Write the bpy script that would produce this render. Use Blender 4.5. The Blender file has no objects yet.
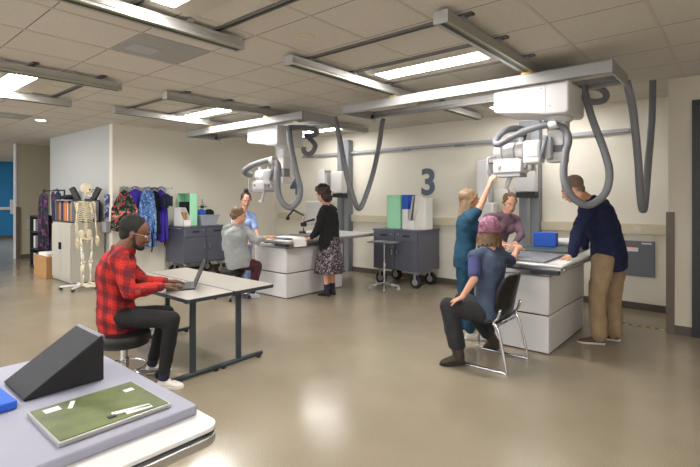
import bpy, bmesh, math, random
from mathutils import Vector, Matrix, noise
random.seed(7)
C = bpy.context.scene.collection
V = Vector
PI = math.pi

# ------------------------------------------------------------------ materials
def srgb(r, g, b):
    f = lambda c: (c/255/12.92) if c/255 <= .04045 else ((c/255+.055)/1.055)**2.4
    return (f(r), f(g), f(b), 1)

class NT:
    def __init__(s, name):
        s.m = bpy.data.materials.new(name); s.m.use_nodes = True
        s.t = s.m.node_tree; s.b = s.t.nodes['Principled BSDF']
    def n(s, kind, **kw):
        x = s.t.nodes.new(kind)
        for k, v in kw.items():
            if k in x.inputs: x.inputs[k].default_value = v
            else: setattr(x, k, v)
        return x
    def l(s, a, ao, b, bi): s.t.links.new(a.outputs[ao], b.inputs[bi])
    def math(s, op, a, b=None, c=None):
        x = s.t.nodes.new('ShaderNodeMath'); x.operation = op
        for i, q in enumerate((a, b, c)):
            if q is None: continue
            if isinstance(q, (int, float)): x.inputs[i].default_value = q
            else: s.t.links.new(q, x.inputs[i])
        return x.outputs[0]
    def mix(s, fac, a, b):
        x = s.t.nodes.new('ShaderNodeMix'); x.data_type = 'RGBA'
        for i, q in ((0, fac), (6, a), (7, b)):
            if isinstance(q, (int, float, tuple)): x.inputs[i].default_value = q
            else: s.t.links.new(q, x.inputs[i])
        return x.outputs[2]
    def ramp(s, fac, stops, const=False):
        x = s.t.nodes.new('ShaderNodeValToRGB'); s.t.links.new(fac, x.inputs[0])
        cr = x.color_ramp
        if const: cr.interpolation = 'CONSTANT'
        while len(cr.elements) < len(stops): cr.elements.new(.5)
        for e, (p, c) in zip(cr.elements, stops): e.position = p; e.color = c
        return x.outputs[0]

def mat(name, col, rough=.5, metal=0., var=0., vscale=8, bump=0., bscale=60, spec=None, coat=0):
    m = NT(name); b = m.b
    b.inputs['Base Color'].default_value = col
    b.inputs['Roughness'].default_value = rough
    b.inputs['Metallic'].default_value = metal
    if spec is not None: b.inputs['Specular IOR Level'].default_value = spec
    if coat: b.inputs['Coat Weight'].default_value = coat
    tc = m.n('ShaderNodeTexCoord')
    if var:
        nz = m.n('ShaderNodeTexNoise', Scale=vscale, Detail=4.0); m.l(tc, 'Object', nz, 'Vector')
        d = tuple(max(0, c*(1-var)) for c in col[:3])+(1,); e = tuple(min(1, c*(1+var)) for c in col[:3])+(1,)
        m.t.links.new(m.ramp(nz.outputs[0], [(.3, d), (.7, e)]), b.inputs['Base Color'])
    if bump:
        nz = m.n('ShaderNodeTexNoise', Scale=bscale, Detail=3.0); m.l(tc, 'Object', nz, 'Vector')
        bp = m.n('ShaderNodeBump', Strength=bump, Distance=.01); m.l(nz, 0, bp, 'Height'); m.l(bp, 0, b, 'Normal')
    return m.m

def emit(name, col, strength):
    m = NT(name); m.b.inputs['Base Color'].default_value = (.8, .8, .8, 1)
    m.b.inputs['Emission Color'].default_value = col; m.b.inputs['Emission Strength'].default_value = strength
    return m.m

def floor_mat():
    m = NT('polished_concrete'); tc = m.n('ShaderNodeTexCoord')
    a = m.n('ShaderNodeTexNoise', Scale=.9, Detail=6.0, Roughness=.6); m.l(tc, 'Object', a, 'Vector')
    c1 = m.ramp(a.outputs[0], [(.3, srgb(138, 125, 104)), (.7, srgb(158, 145, 123))])
    v = m.n('ShaderNodeTexNoise', Scale=160.0, Detail=2.0); m.l(tc, 'Object', v, 'Vector')
    c2 = m.ramp(v.outputs[0], [(.38, srgb(78, 71, 60)), (.5, srgb(136, 128, 113)), (.66, srgb(172, 164, 148))])
    m.t.links.new(m.mix(.28, c1, c2), m.b.inputs['Base Color'])
    r = m.n('ShaderNodeTexNoise', Scale=2.2, Detail=5.0); m.l(tc, 'Object', r, 'Vector')
    rr = m.ramp(r.outputs[0], [(.3, (.15,)*3+(1,)), (.75, (.25,)*3+(1,))])
    m.t.links.new(rr, m.b.inputs['Roughness'])
    m.b.inputs['Specular IOR Level'].default_value = .55
    return m.m

def ceil_mat():
    m = NT('ceiling_tile'); tc = m.n('ShaderNodeTexCoord')
    sp = m.n('ShaderNodeSeparateXYZ'); m.l(tc, 'Object', sp, 0)
    S = .645
    def line(out, off, w):
        f = m.math('FRACT', m.math('DIVIDE', m.math('ADD', out, off+40*S), S))
        return m.math('LESS_THAN', f, w/S)
    lx = line(sp.outputs[0], .516, .012); ly = line(sp.outputs[1], -1.12, .009)
    a = m.n('ShaderNodeTexNoise', Scale=140.0, Detail=3.0); m.l(tc, 'Object', a, 'Vector')
    base = m.ramp(a.outputs[0], [(.35, srgb(200, 193, 183)), (.6, srgb(214, 208, 198))])
    # every tile has its own faint tone
    fx = m.math('FLOOR', m.math('DIVIDE', m.math('ADD', sp.outputs[0], .516+40*S), S))
    fy = m.math('FLOOR', m.math('DIVIDE', m.math('ADD', sp.outputs[1], -1.12+40*S), S))
    cb = m.n('ShaderNodeCombineXYZ'); m.t.links.new(fx, cb.inputs[0]); m.t.links.new(fy, cb.inputs[1])
    wn = m.n('ShaderNodeTexWhiteNoise'); m.l(cb, 0, wn, 0)
    base = m.mix(m.math('MULTIPLY', wn.outputs[0], .22), base, srgb(192, 186, 176))
    col = m.mix(m.math('MAXIMUM', lx, ly), base, srgb(112, 104, 94))  # shadow in the tile gaps painted as dark lines
    m.t.links.new(col, m.b.inputs['Base Color']); m.b.inputs['Roughness'].default_value = .9
    return m.m

def plaid_mat():
    m = NT('red_plaid_flannel'); tc = m.n('ShaderNodeTexCoord')
    sp = m.n('ShaderNodeSeparateXYZ'); m.l(tc, 'Object', sp, 0)
    def band(o, s, ph, w):
        f = m.math('FRACT', m.math('ADD', m.math('MULTIPLY', o, s), ph+20))
        return m.math('LESS_THAN', f, w)
    h = m.math('ADD', sp.outputs[1], m.math('MULTIPLY', sp.outputs[0], .5))
    z = m.math('ADD', sp.outputs[2], m.math('MULTIPLY', sp.outputs[1], .35))
    c = m.mix(m.math('MULTIPLY', band(h, 8.5, 0, .42), .6), srgb(186, 36, 30), srgb(44, 18, 30))
    c = m.mix(m.math('MULTIPLY', band(z, 8.5, 0, .42), .55), c, srgb(46, 20, 34))
    c = m.mix(m.math('MULTIPLY', band(z, 8.5, .3, .05), .3), c, srgb(206, 84, 66))
    c = m.mix(m.math('MULTIPLY', band(h, 8.5, .3, .05), .3), c, srgb(206, 84, 66))
    m.t.links.new(c, m.b.inputs['Base Color']); m.b.inputs['Roughness'].default_value = .9
    return m.m

def vor_mat(name, stops, scale=14, bump=.0, distort=.15):
    m = NT(name); tc = m.n('ShaderNodeTexCoord')
    nz = m.n('ShaderNodeTexNoise', Scale=scale*.7, Detail=2.0); m.l(tc, 'Object', nz, 'Vector')
    mx = m.n('ShaderNodeVectorMath'); mx.operation = 'MULTIPLY_ADD'
    m.l(nz, 1, mx, 0); mx.inputs[1].default_value = (distort,)*3; m.l(tc, 'Object', mx, 2)
    vo = m.n('ShaderNodeTexVoronoi', Scale=scale); m.l(mx, 0, vo, 'Vector')
    sp = m.n('ShaderNodeSeparateColor'); m.l(vo, 'Color', sp, 0)
    m.t.links.new(m.ramp(sp.outputs[0], stops, True), m.b.inputs['Base Color']); m.b.inputs['Roughness'].default_value = .8
    return m.m

M = dict(
    wall=mat('cream_wall_paint', srgb(229, 223, 209), .85, bump=.05, bscale=220),
    wallr=mat('shaded_wall_paint', srgb(206, 197, 180), .85, bump=.05, bscale=220),  # right wall's weaker light put into a darker paint tone
    wallg=mat('pale_grey_wall_paint', srgb(188, 188, 185), .85, bump=.05, bscale=220),
    wallo=mat('taupe_wall_paint', srgb(176, 168, 146), .85),
    blue_wall=mat('blue_wall_paint', srgb(30, 122, 178), .6),
    ceil=ceil_mat(), floor=floor_mat(),
    grid=mat('ceiling_grid_metal', srgb(196, 190, 178), .6),
    base=mat('dark_rubber_baseboard', srgb(84, 76, 70), .6),
    guard=mat('brown_corner_guard', srgb(104, 90, 76), .5, var=.1),
    door=mat('dark_bronze_frame', srgb(34, 31, 30), .45),
    white=mat('white_enamel', srgb(214, 212, 211), .38),
    white2=mat('off_white_plastic', srgb(206, 203, 202), .42),
    lgrey=mat('light_grey_plastic', srgb(168, 168, 172), .45),
    mgrey=mat('mid_grey_paint', srgb(126, 129, 136), .5),
    post=mat('grey_post_paint', srgb(128, 131, 137), .55),
    numeral=mat('slate_numeral_paint', srgb(92, 103, 116), .7),
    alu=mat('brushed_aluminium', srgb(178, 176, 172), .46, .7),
    alud=mat('dark_aluminium_channel', srgb(120, 118, 114), .4, .6),  # darker aluminium for struts, tracks, grooves and frames
    beam=mat('silver_enamel_beam', srgb(158, 157, 155), .4, .2),
    green_line=mat('green_cable_strip', srgb(120, 140, 70), .6),
    brass=mat('brass_clamp', srgb(205, 175, 100), .4, .5),
    black=mat('black_plastic', srgb(20, 20, 22), .4),
    rubber=mat('black_rubber', srgb(28, 28, 30), .7),
    hose=mat('grey_corrugated_hose', srgb(116, 117, 122), .5),
    cart=mat('charcoal_steel_cart', srgb(88, 90, 102), .42, .1),
    cartd=mat('dark_recess', srgb(30, 31, 36), .5),
    chrome=mat('chrome', srgb(205, 205, 208), .15, 1),
    steel=mat('stainless_steel', srgb(190, 190, 192), .28, .9),
    desk=mat('speckled_grey_laminate', srgb(172, 166, 157), .4, var=.06, vscale=160),
    edge=mat('dark_edge_band', srgb(44, 50, 56), .5),
    legmetal=mat('dark_slate_leg_metal', srgb(44, 54, 60), .45),
    tabletop=mat('white_laminate_top', srgb(216, 214, 212), .28),
    pad=mat('grey_table_pad', srgb(150, 150, 166), .55, bump=.05, bscale=200),
    foam=mat('black_textured_foam', srgb(50, 50, 54), .75, bump=.5, bscale=260, var=.15, vscale=120),
    foamb=mat('black_smooth_foam', srgb(20, 20, 22), .6),
    blue=mat('blue_foam', srgb(34, 92, 200), .6),
    green=mat('mint_green_foam', srgb(166, 228, 188), .7),
    olive=mat('olive_green_panel', srgb(88, 98, 52), .45, var=.35, vscale=14),
    paper=mat('white_paper', srgb(232, 230, 226), .8),
    tan=mat('tan_cardboard', srgb(176, 132, 84), .85),
    kraft=mat('manila_folder', srgb(206, 170, 116), .85),
    orange=mat('orange_folder', srgb(222, 128, 60), .8),
    navyf=mat('navy_folder', srgb(52, 58, 120), .8),
    cab=mat('putty_steel_cabinet', srgb(182, 176, 164), .5),
    clear=mat('translucent_bin_plastic', srgb(168, 172, 184), .35),
    bone=mat('bone_plastic', srgb(226, 214, 184), .55),
    boned=mat('dark_socket', srgb(60, 48, 36), .8),
    posterb=vor_mat('purple_blue_poster', [(0, srgb(90, 80, 150)), (.35, srgb(150, 170, 200)), (.6, srgb(60, 50, 110)), (.85, srgb(220, 220, 225))], 12),
    floral=vor_mat('pink_green_floral_cloth', [(0, srgb(24, 28, 34)), (.35, srgb(176, 70, 80)), (.55, srgb(60, 110, 70)), (.75, srgb(224, 130, 120)), (.88, srgb(20, 22, 30))], 19),
    purplef=vor_mat('purple_black_floral_cloth', [(0, srgb(18, 17, 28)), (.5, srgb(58, 34, 80)), (.74, srgb(110, 52, 96)), (.86, srgb(36, 46, 44))], 15),
    purple=mat('royal_purple_cloth', srgb(58, 40, 158), .7, var=.2, vscale=9),
    ltblue=vor_mat('light_blue_print_cloth', [(0, srgb(92, 130, 186)), (.4, srgb(60, 92, 150)), (.7, srgb(140, 172, 210)), (.9, srgb(40, 56, 100))], 22),
    navy=mat('dark_navy_cloth', srgb(24, 28, 56), .8),
    blackc=mat('black_cloth', srgb(18, 18, 20), .9, var=.2, vscale=30),
    plaid=plaid_mat(),
    skin_dark=mat('deep_brown_skin', srgb(112, 72, 52), .5), skin_fair=mat('fair_skin', srgb(214, 160, 134), .5),
    hair_black=mat('black_hair', srgb(24, 20, 18), .8, bump=.6, bscale=90),
    hair_brown=mat('dark_brown_hair', srgb(44, 27, 21), .6, bump=.5, bscale=60),
    hair_light=mat('light_brown_hair', srgb(104, 78, 54), .55, bump=.5, bscale=60, var=.25, vscale=30),
    hair_blonde=mat('blonde_hair', srgb(132, 108, 80), .5, bump=.5, bscale=60, var=.25, vscale=30),
    hair_grey=mat('short_grey_hair', srgb(120, 100, 86), .8, bump=.4, bscale=120),
    eye=mat('eye_white', srgb(225, 220, 215), .3), iris=mat('dark_iris', srgb(40, 26, 20), .2),
    lip=mat('lip', srgb(170, 98, 88), .5), lipd=mat('lip_deep', srgb(110, 62, 54), .5),
    teal=mat('teal_scrub_cloth', srgb(18, 64, 88), .85, var=.12, vscale=10, bump=.6, bscale=13),
    mauve=mat('mauve_jacket_cloth', srgb(122, 94, 108), .85, var=.12, vscale=10, bump=.6, bscale=13),
    mauvecap=vor_mat('mauve_print_cap', [(0, srgb(150, 98, 122)), (.5, srgb(128, 80, 104)), (.75, srgb(176, 130, 146))], 45),
    slate=mat('slate_blue_vest_cloth', srgb(64, 76, 98), .85, var=.12, vscale=10, bump=.6, bscale=13),
    indigo=mat('indigo_sleeve_cloth', srgb(60, 62, 108), .85, var=.12, vscale=10, bump=.6, bscale=13),
    trouser=mat('charcoal_trousers', srgb(40, 38, 42), .9, var=.15, vscale=12, bump=.6, bscale=13),
    blackt=mat('black_trousers', srgb(18, 17, 18), .85),
    maroon=mat('maroon_trousers', srgb(74, 34, 44), .9),
    khaki=mat('khaki_trousers', srgb(150, 126, 98), .9, var=.1, vscale=10, bump=.6, bscale=13),
    navyk=mat('navy_knit_sweater', srgb(18, 25, 60), .9, var=.15, vscale=14, bump=.3, bscale=160),
    hoodie=mat('heather_grey_hoodie', srgb(150, 152, 152), .95, var=.1, vscale=14, bump=.2, bscale=120),
    scrubs=mat('pale_blue_scrub_cloth', srgb(150, 172, 220), .9),
    blackk=mat('black_knit_cardigan', srgb(16, 16, 18), .95, bump=.4, bscale=120),
    skirt=vor_mat('black_grey_print_skirt', [(0, srgb(44, 38, 46)), (.5, srgb(124, 108, 118)), (.72, srgb(58, 50, 60)), (.86, srgb(164, 146, 148))], 62, distort=.03),
    shoew=mat('white_sneaker', srgb(212, 206, 198), .6), shoeb=mat('black_shoe', srgb(22, 20, 20), .5),
    boot=mat('brown_boot_leather', srgb(58, 46, 38), .7), shoebr=mat('brown_loafer', srgb(84, 56, 44), .5),
    shoel=mat('pale_blue_sneaker', srgb(190, 204, 222), .6), sole=mat('pale_sole', srgb(200, 194, 184), .7),
    sock=mat('dark_sock', srgb(40, 36, 60), .9),
    screen=mat('laptop_screen', srgb(40, 42, 48), .25), lapt=mat('dark_grey_laptop', srgb(72, 72, 76), .35, .5),
    glow=emit('lamp_lens', (1, .98, .95, 1), 22.0), glow_dim=emit('lamp_lens_dimmed', (1, .98, .95, 1), 9.0), glow_can=emit('downlight_lens', (1, .95, .88, 1), 12.0),
    panelg=mat('grey_detector_panel', srgb(128, 130, 138), .45), greend=mat('dark_green_board', srgb(62, 84, 86), .45),
    eps=mat('slate_electrical_panel', srgb(104, 107, 114), .5), label=mat('pale_label', srgb(222, 222, 220), .6),
    redl=mat('red_label', srgb(180, 50, 44), .6), race=mat('beige_raceway', srgb(206, 196, 170), .55),
    yellow=mat('yellow_tape', srgb(208, 184, 60), .6), diff=mat('grey_diffuser_panel', srgb(160, 158, 156), .7),
)

# ------------------------------------------------------------------ mesh builder (all in world coordinates)
class MB:
    def __init__(s): s.v = []; s.f = []
    def add(s, vs, fs):
        o = len(s.v); s.v += [V(a) for a in vs]; s.f += [[i+o for i in f] for f in fs]; return s
    def box(s, x0, x1, y0, y1, z0, z1):
        return s.add([(x, y, z) for z in (z0, z1) for y in (y0, y1) for x in (x0, x1)],
                     [(0,2,3,1), (4,5,7,6), (0,1,5,4), (2,6,7,3), (0,4,6,2), (1,3,7,5)])
    def cbox(s, c, size, rz=0, rx=0, ry=0):
        R = Matrix.Rotation(rz, 3, 'Z') @ Matrix.Rotation(ry, 3, 'Y') @ Matrix.Rotation(rx, 3, 'X')
        a, b, d = [q/2 for q in size]
        vs = [V(c)+R @ V((x, y, z)) for z in (-d, d) for y in (-b, b) for x in (-a, a)]
        return s.add(vs, [(0,2,3,1), (4,5,7,6), (0,1,5,4), (2,6,7,3), (0,4,6,2), (1,3,7,5)])
    def prism(s, pts, axis, a, b):
        """polygon pts (2-D) extruded along axis from a to b"""
        def put(p, q):
            return {'x': (q, p[0], p[1]), 'y': (p[0], q, p[1]), 'z': (p[0], p[1], q)}[axis]
        n = len(pts); vs = [put(p, a) for p in pts]+[put(p, b) for p in pts]
        fs = [list(range(n))[::-1], list(range(n, 2*n))]+[(i, (i+1) % n, (i+1) % n+n, i+n) for i in range(n)]
        return s.add(vs, fs)
    def ring_loft(s, rings, cap=True):
        n = len(rings[0]); vs = [p for r in rings for p in r]; fs = []
        for k in range(len(rings)-1):
            for i in range(n):
                j = (i+1) % n; fs.append((k*n+i, k*n+j, (k+1)*n+j, (k+1)*n+i))
        if cap: fs.append(list(range(n))[::-1]); fs.append([(len(rings)-1)*n+i for i in range(n)])
        return s.add(vs, fs)
    def cone(s, p0, p1, r0, r1=None, n=14):
        r1 = r0 if r1 is None else r1
        p0, p1 = V(p0), V(p1); d = (p1-p0).normalized()
        a = d.orthogonal().normalized(); b = d.cross(a)
        ring = lambda p, r: [p+a*r*math.cos(2*PI*i/n)+b*r*math.sin(2*PI*i/n) for i in range(n)]
        return s.ring_loft([ring(p0, r0), ring(p1, r1)])
    def tube(s, pts, r, n=12, rf=None):
        pts = [V(p) for p in pts]; rings = []; a = None
        for i, p in enumerate(pts):
            d = (pts[min(i+1, len(pts)-1)]-pts[max(i-1, 0)]).normalized()
            if a is None: a = d.orthogonal().normalized()
            a = (a-d*a.dot(d)).normalized(); b = d.cross(a)
            q = r if rf is None else rf(i)
            rings.append([p+a*q*math.cos(2*PI*k/n)+b*q*math.sin(2*PI*k/n) for k in range(n)])
        return s.ring_loft(rings)
    def lathe(s, c, prof, n=24):
        """prof: list of (radius, z)"""
        rings = [[V(c)+V((r*math.cos(2*PI*i/n), r*math.sin(2*PI*i/n), z)) for i in range(n)] for r, z in prof]
        return s.ring_loft(rings)
    def ell(s, c, rad, axes=None, n=16, m=10):
        c = V(c); ax = axes or (V((1,0,0)), V((0,1,0)), V((0,0,1)))
        rad = (rad,)*3 if isinstance(rad, (int, float)) else rad
        f = lambda th, ph: c+ax[0]*rad[0]*math.sin(th)*math.cos(ph)+ax[1]*rad[1]*math.sin(th)*math.sin(ph)+ax[2]*rad[2]*math.cos(th)
        rings = [[f(PI*k/m, 2*PI*i/n) for i in range(n)] for k in range(1, m)]
        o = len(s.v); s.ring_loft(rings, False)
        t = len(s.v); s.v += [f(0, 0), f(PI, 0)]
        s.f += [(t, o+(i+1) % n, o+i) for i in range(n)]
        e = o+(m-2)*n; s.f += [(t+1, e+i, e+(i+1) % n) for i in range(n)]
        return s
    def chain(s, pts, rad, n=14):
        for i, p in enumerate(pts): s.ell(p, rad[i], n=n, m=8)
        for i in range(len(pts)-1): s.cone(pts[i], pts[i+1], rad[i], rad[i+1], n)
        return s
    def loft(s, secs, n=24):
        """secs: (centre, side vector, front vector, a, b)"""
        return s.ring_loft([[V(c)+sv*a*math.cos(2*PI*i/n)+fv*b*math.sin(2*PI*i/n) for i in range(n)] for c, sv, fv, a, b in secs])

def wmat(o):
    if o is None: return Matrix.Identity(4)
    return wmat(o.parent) @ o.matrix_basis
def obj(name, mb, m, parent=None, bevel=0, smooth=False, seg=2, loc=None):
    inv = wmat(parent).inverted()
    if parent is None and loc is not None: inv = Matrix.Translation(-V(loc))
    me = bpy.data.meshes.new(name)
    me.from_pydata([tuple(inv @ v) for v in mb.v], [], mb.f)
    bm = bmesh.new(); bm.from_mesh(me); bmesh.ops.recalc_face_normals(bm, faces=bm.faces); bm.to_mesh(me); bm.free()
    me.materials.append(M[m] if isinstance(m, str) else m)
    o = bpy.data.objects.new(name, me); C.objects.link(o); o.parent = parent
    if parent is None and loc is not None: o.location = loc
    if smooth:
        me.shade_smooth()
        if smooth != 2: me.set_sharp_from_angle(angle=.7)
    if bevel:
        b = o.modifiers.new('bevel', 'BEVEL'); b.width = bevel; b.segments = seg; b.limit_method = 'ANGLE'; b.angle_limit = .6
    return o
def tag(o, label, cat, group=None, kind=None):
    o['label'] = label; o['category'] = cat
    if group: o['group'] = group
    if kind: o['kind'] = kind
    return o
def thing(name, label, cat, loc=(0,0,0), rotz=0, group=None):
    o = bpy.data.objects.new(name, None); C.objects.link(o); o.empty_display_size = .1
    o.location = loc; o.rotation_euler = (0, 0, rotz)
    return tag(o, label, cat, group)
def struct(name, mb, m, **k):
    o = obj(name, mb, m, **k); o['kind'] = 'structure'; return o
def copy_tree(o, parent=None):
    c = o.copy(); C.objects.link(c); c.parent = parent
    for ch in list(o.children): copy_tree(ch, c)
    return c
def B(*a): return MB().box(*a)

# a sight line helper for surveyed points: image position + distance along the lens axis -> world point
YAW = math.radians(40.5); CAM = V((0, 0, 1.55)); FW = V((-math.sin(YAW), math.cos(YAW), 0)); RT = V((math.cos(YAW), math.sin(YAW), 0))
def P(u, v, d): return CAM+d*(FW+RT*((u-350)/463)+V((0, 0, (197-v)/463)))

def spline(pts, step=.02):
    pts = [V(p) for p in pts]; q = [pts[0]*2-pts[1]]+pts+[pts[-1]*2-pts[-2]]; out = []
    for i in range(1, len(q)-2):
        a, b, c, d = q[i-1:i+3]; n = max(2, int((c-b).length/step))
        for k in range(n):
            t = k/n
            out.append(.5*((2*b)+(c-a)*t+(2*a-5*b+4*c-d)*t*t+(3*b-a-3*c+d)*t**3))
    out.append(pts[-1]); return out
def hose(name, pts, r, parent, m='hose'):
    p = spline(pts, .011)
    o = obj(name, MB().tube(p, r, 14, rf=lambda i: r*(1.0 if i % 2 else .93)), m, parent, smooth=2); return o

# ------------------------------------------------------------------ the room
H = 2.89
struct('floor', B(-22, 3.6, -4.2, 7.6, -.1, 0), 'floor')
struct('ceiling', B(-22, 3.6, -4.2, 7.6, H, H+.1), 'ceil')
struct('wall_back', B(-8.9, .0, 7.43, 7.6, 0, H), 'wall')
struct('wall_left', B(-8.9, -8.76, 3.6, 7.43, 0, H), 'wall')
struct('wall_front_left', B(-12.1, -8.9, 3.6, 3.74, 0, H), 'wallg')
struct('wall_alcove', B(-12.1, -11.98, 3.74, 6.4, 0, H), 'wallg')
struct('wall_alcove_back', B(-22, -11.98, 6.4, 6.52, 0, H), 'wallo')
struct('wall_corridor', B(-14.05, -13.9, 3.4, 6.4, 0, H), 'wallo')
struct('wall_far_left', B(-21.4, -21.28, -4.2, 6.4, 0, H), 'blue_wall')
w = B(-22, 3.6, -4.3, -4.2, 0, .8).box(-22, 3.6, -4.3, -4.2, 2.6, H)
for k in range(8): w.box(-22+k*3.6-.2, -22+k*3.6+.2, -4.3, -4.2, .8, 2.6)  # openings added in the unseen rear wall to let fill daylight in
struct('wall_rear', w, 'wall')
for k in range(7):  # unseen frames for the added daylight openings behind the camera
    x0_ = -21.8+k*3.6; x1_ = x0_+3.2
    fr_ = B(x0_, x1_, -4.28, -4.22, .8, .86).box(x0_, x1_, -4.28, -4.22, 2.54, 2.6).box(x0_, x0_+.06, -4.28, -4.22, .86, 2.54).box(x1_-.06, x1_, -4.28, -4.22, .86, 2.54).box(x0_+1.57, x0_+1.63, -4.28, -4.22, .86, 2.54)
    struct('fill_window_%d' % (k+1), fr_, 'alud')
struct('wall_right_side', B(3.5, 3.6, -4.2, 7.6, 0, H), 'wall')
# projecting wall on the right with a dark framed door
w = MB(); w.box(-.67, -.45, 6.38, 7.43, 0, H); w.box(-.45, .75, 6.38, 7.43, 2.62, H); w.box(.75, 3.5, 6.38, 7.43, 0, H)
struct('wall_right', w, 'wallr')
w = MB(); w.box(-.45, -.38, 6.35, 6.5, 0, 2.62); w.box(.68, .75, 6.35, 6.5, 0, 2.62); w.box(-.38, .68, 6.35, 6.5, 2.55, 2.62)
d = struct('door_1', w, 'door')
obj('door_panel', B(-.38, .68, 6.42, 6.47, .01, 2.55), 'door', d)
hb = MB().chain([(.58, 6.39, 1.05), (.58, 6.36, 1.05), (.46, 6.36, 1.05)], [.01]*3); obj('door_handle', hb, 'steel', d, smooth=True)
struct('baseboard_back', B(-8.76, -.65, 7.41, 7.43, 0, .095), 'base')
struct('baseboard_left', B(-8.76, -8.74, 3.6, 7.41, 0, .095), 'base')
struct('baseboard_right', B(-.61, -.45, 6.36, 6.38, 0, .1), 'base')
struct('baseboard_front_left', B(-12.1, -8.76, 3.58, 3.6, 0, .095), 'base')
struct('baseboard_corridor', B(-13.9, -13.88, 3.4, 6.4, 0, .1), 'base')
struct('baseboard_far_left', B(-21.28, -21.26, -4.2, 6.4, 0, .1), 'base')
struct('trim_1', B(-.69, -.61, 6.362, 6.38, .0, 1.38).box(-.69, -.67, 6.38, 6.45, 0, 1.38), 'guard')      # corner guard
struct('trim_2', B(-14.06, -13.88, 3.37, 3.4, 0, H), 'white2')
struct('trim_3', B(-13.9, -13.86, 3.38, 3.47, 0, 1.3), 'guard')
# main runners of the suspended ceiling
g = MB(); S = .645
for k in range(-5, 34):
    x = -.516-S*k
    if -21.5 < x < 3.4: g.box(x-.012, x+.012, -4.2, 7.43, H-.004, H)
struct('trim_4', g, 'grid')
# yellow and black floor tape
t = thing('floor_tape', 'short yellow and black hazard tape line on the floor by the right wall corner', 'floor tape', (-.95, 6.49, 0))
for k in range(7): obj('yellow_stripe', B(-1.22+.09*k, -1.17+.09*k, 6.47, 6.51, 0, .0015), 'yellow', t)
for k in range(6): obj('black_stripe', B(-1.17+.09*k, -1.13+.09*k, 6.47, 6.51, 0, .0015), 'black', t)

# ------------------------------------------------------------------ lamps of the room
def light(cx, cy, label, L=1.19, lens='glow'):
    t = thing('ceiling_light', label, 'light', (cx, cy, H-.02), 0, 'linear ceiling lights')
    f = MB(); hx, hy = L/2+.03, .32
    f.box(cx-hx, cx+hx, cy-hy, cy-.13, H-.012, H-.001); f.box(cx-hx, cx+hx, cy+.13, cy+hy, H-.012, H-.001)
    f.box(cx-hx, cx-L/2, cy-.13, cy+.13, H-.012, H-.001); f.box(cx+L/2, cx+hx, cy-.13, cy+.13, H-.012, H-.001)
    obj('housing', f, 'grid', t, .003)
    obj('lens', B(cx-L/2, cx+L/2, cy-.125, cy+.125, H-.009, H-.002), lens, t)
light(-2.46, 4.12, 'bright linear ceiling light between the rails over the bay marked 3')
light(-6.35, 4.12, 'bright linear ceiling light over the far bay marked 4, left of its white crane')
light(-2.3, 6.7, 'linear ceiling light near the back wall hidden behind the near crane housing', lens='glow_dim')
light(-6.35, 6.7, 'linear ceiling light near the back wall behind the far crane bridge', lens='glow_dim')
light(-6.35, 1.54, 'linear ceiling light at the left picture edge above the nearer rails')
for x, y in ((-2.46, 1.54), (1.43, 1.54), (-10.2, 1.54), (-6.35, -1.04), (-2.46, -1.04), (1.43, -1.04), (-10.2, -1.04), (-17.5, 1.0), (-17.5, 4.6)):  # unseen fixtures; the rear row and right column are added for fill
    light(x, y, 'unseen linear ceiling light added outside the picture to extend the lighting grid')
t = thing('downlight', 'small round lit downlight in the ceiling above the skeleton side of the room', 'light', (-9.32, 2.63, H-.01))
obj('trim_ring', MB().lathe((-9.32, 2.63, 0), [(.10, H-.001), (.10, H-.008), (.075, H-.01), (.075, H-.001)]), 'white', t, smooth=True)
obj('lens', MB().lathe((-9.32, 2.63, 0), [(.074, H-.001), (.074, H-.006), (.02, H-.008)]), 'glow_can', t, smooth=True)
t = thing('ceiling_speaker', 'round cream ceiling sensor plate between the front rails', 'ceiling fixture', (-2.8, 2.7, H-.01))
obj('plate', MB().lathe((-2.8, 2.7, 0), [(.085, H-.001), (.085, H-.008), (.06, H-.014), (.01, H-.014)]), 'race', t, smooth=True)
obj('hub', MB().lathe((-2.8, 2.7, 0), [(.035, H-.014), (.03, H-.022), (.005, H-.023)]), 'white2', t, smooth=True)
t = thing('air_diffuser', 'grey perforated ceiling diffuser tile near the top left rail', 'vent', (-4.04, 2.09, H-.01), group='grey ceiling air diffusers')
obj('panel', B(-4.35, -3.73, 1.78, 2.40, H-.006, H-.001), 'diff', t)
obj('damper', B(-4.25, -4.02, 1.84, 2.08, H-.009, H-.006), 'lgrey', t)
t = thing('air_diffuser', 'grey ceiling diffuser tile at the far left above the corridor side', 'vent', (-9.3, 2.1, H-.01), group='grey ceiling air diffusers')
obj('panel', B(-9.52, -8.9, 1.78, 2.40, H-.006, H-.001), 'diff', t)
obj('damper', B(-9.3, -9.1, 1.95, 2.2, H-.009, H-.006), 'lgrey', t)

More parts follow.
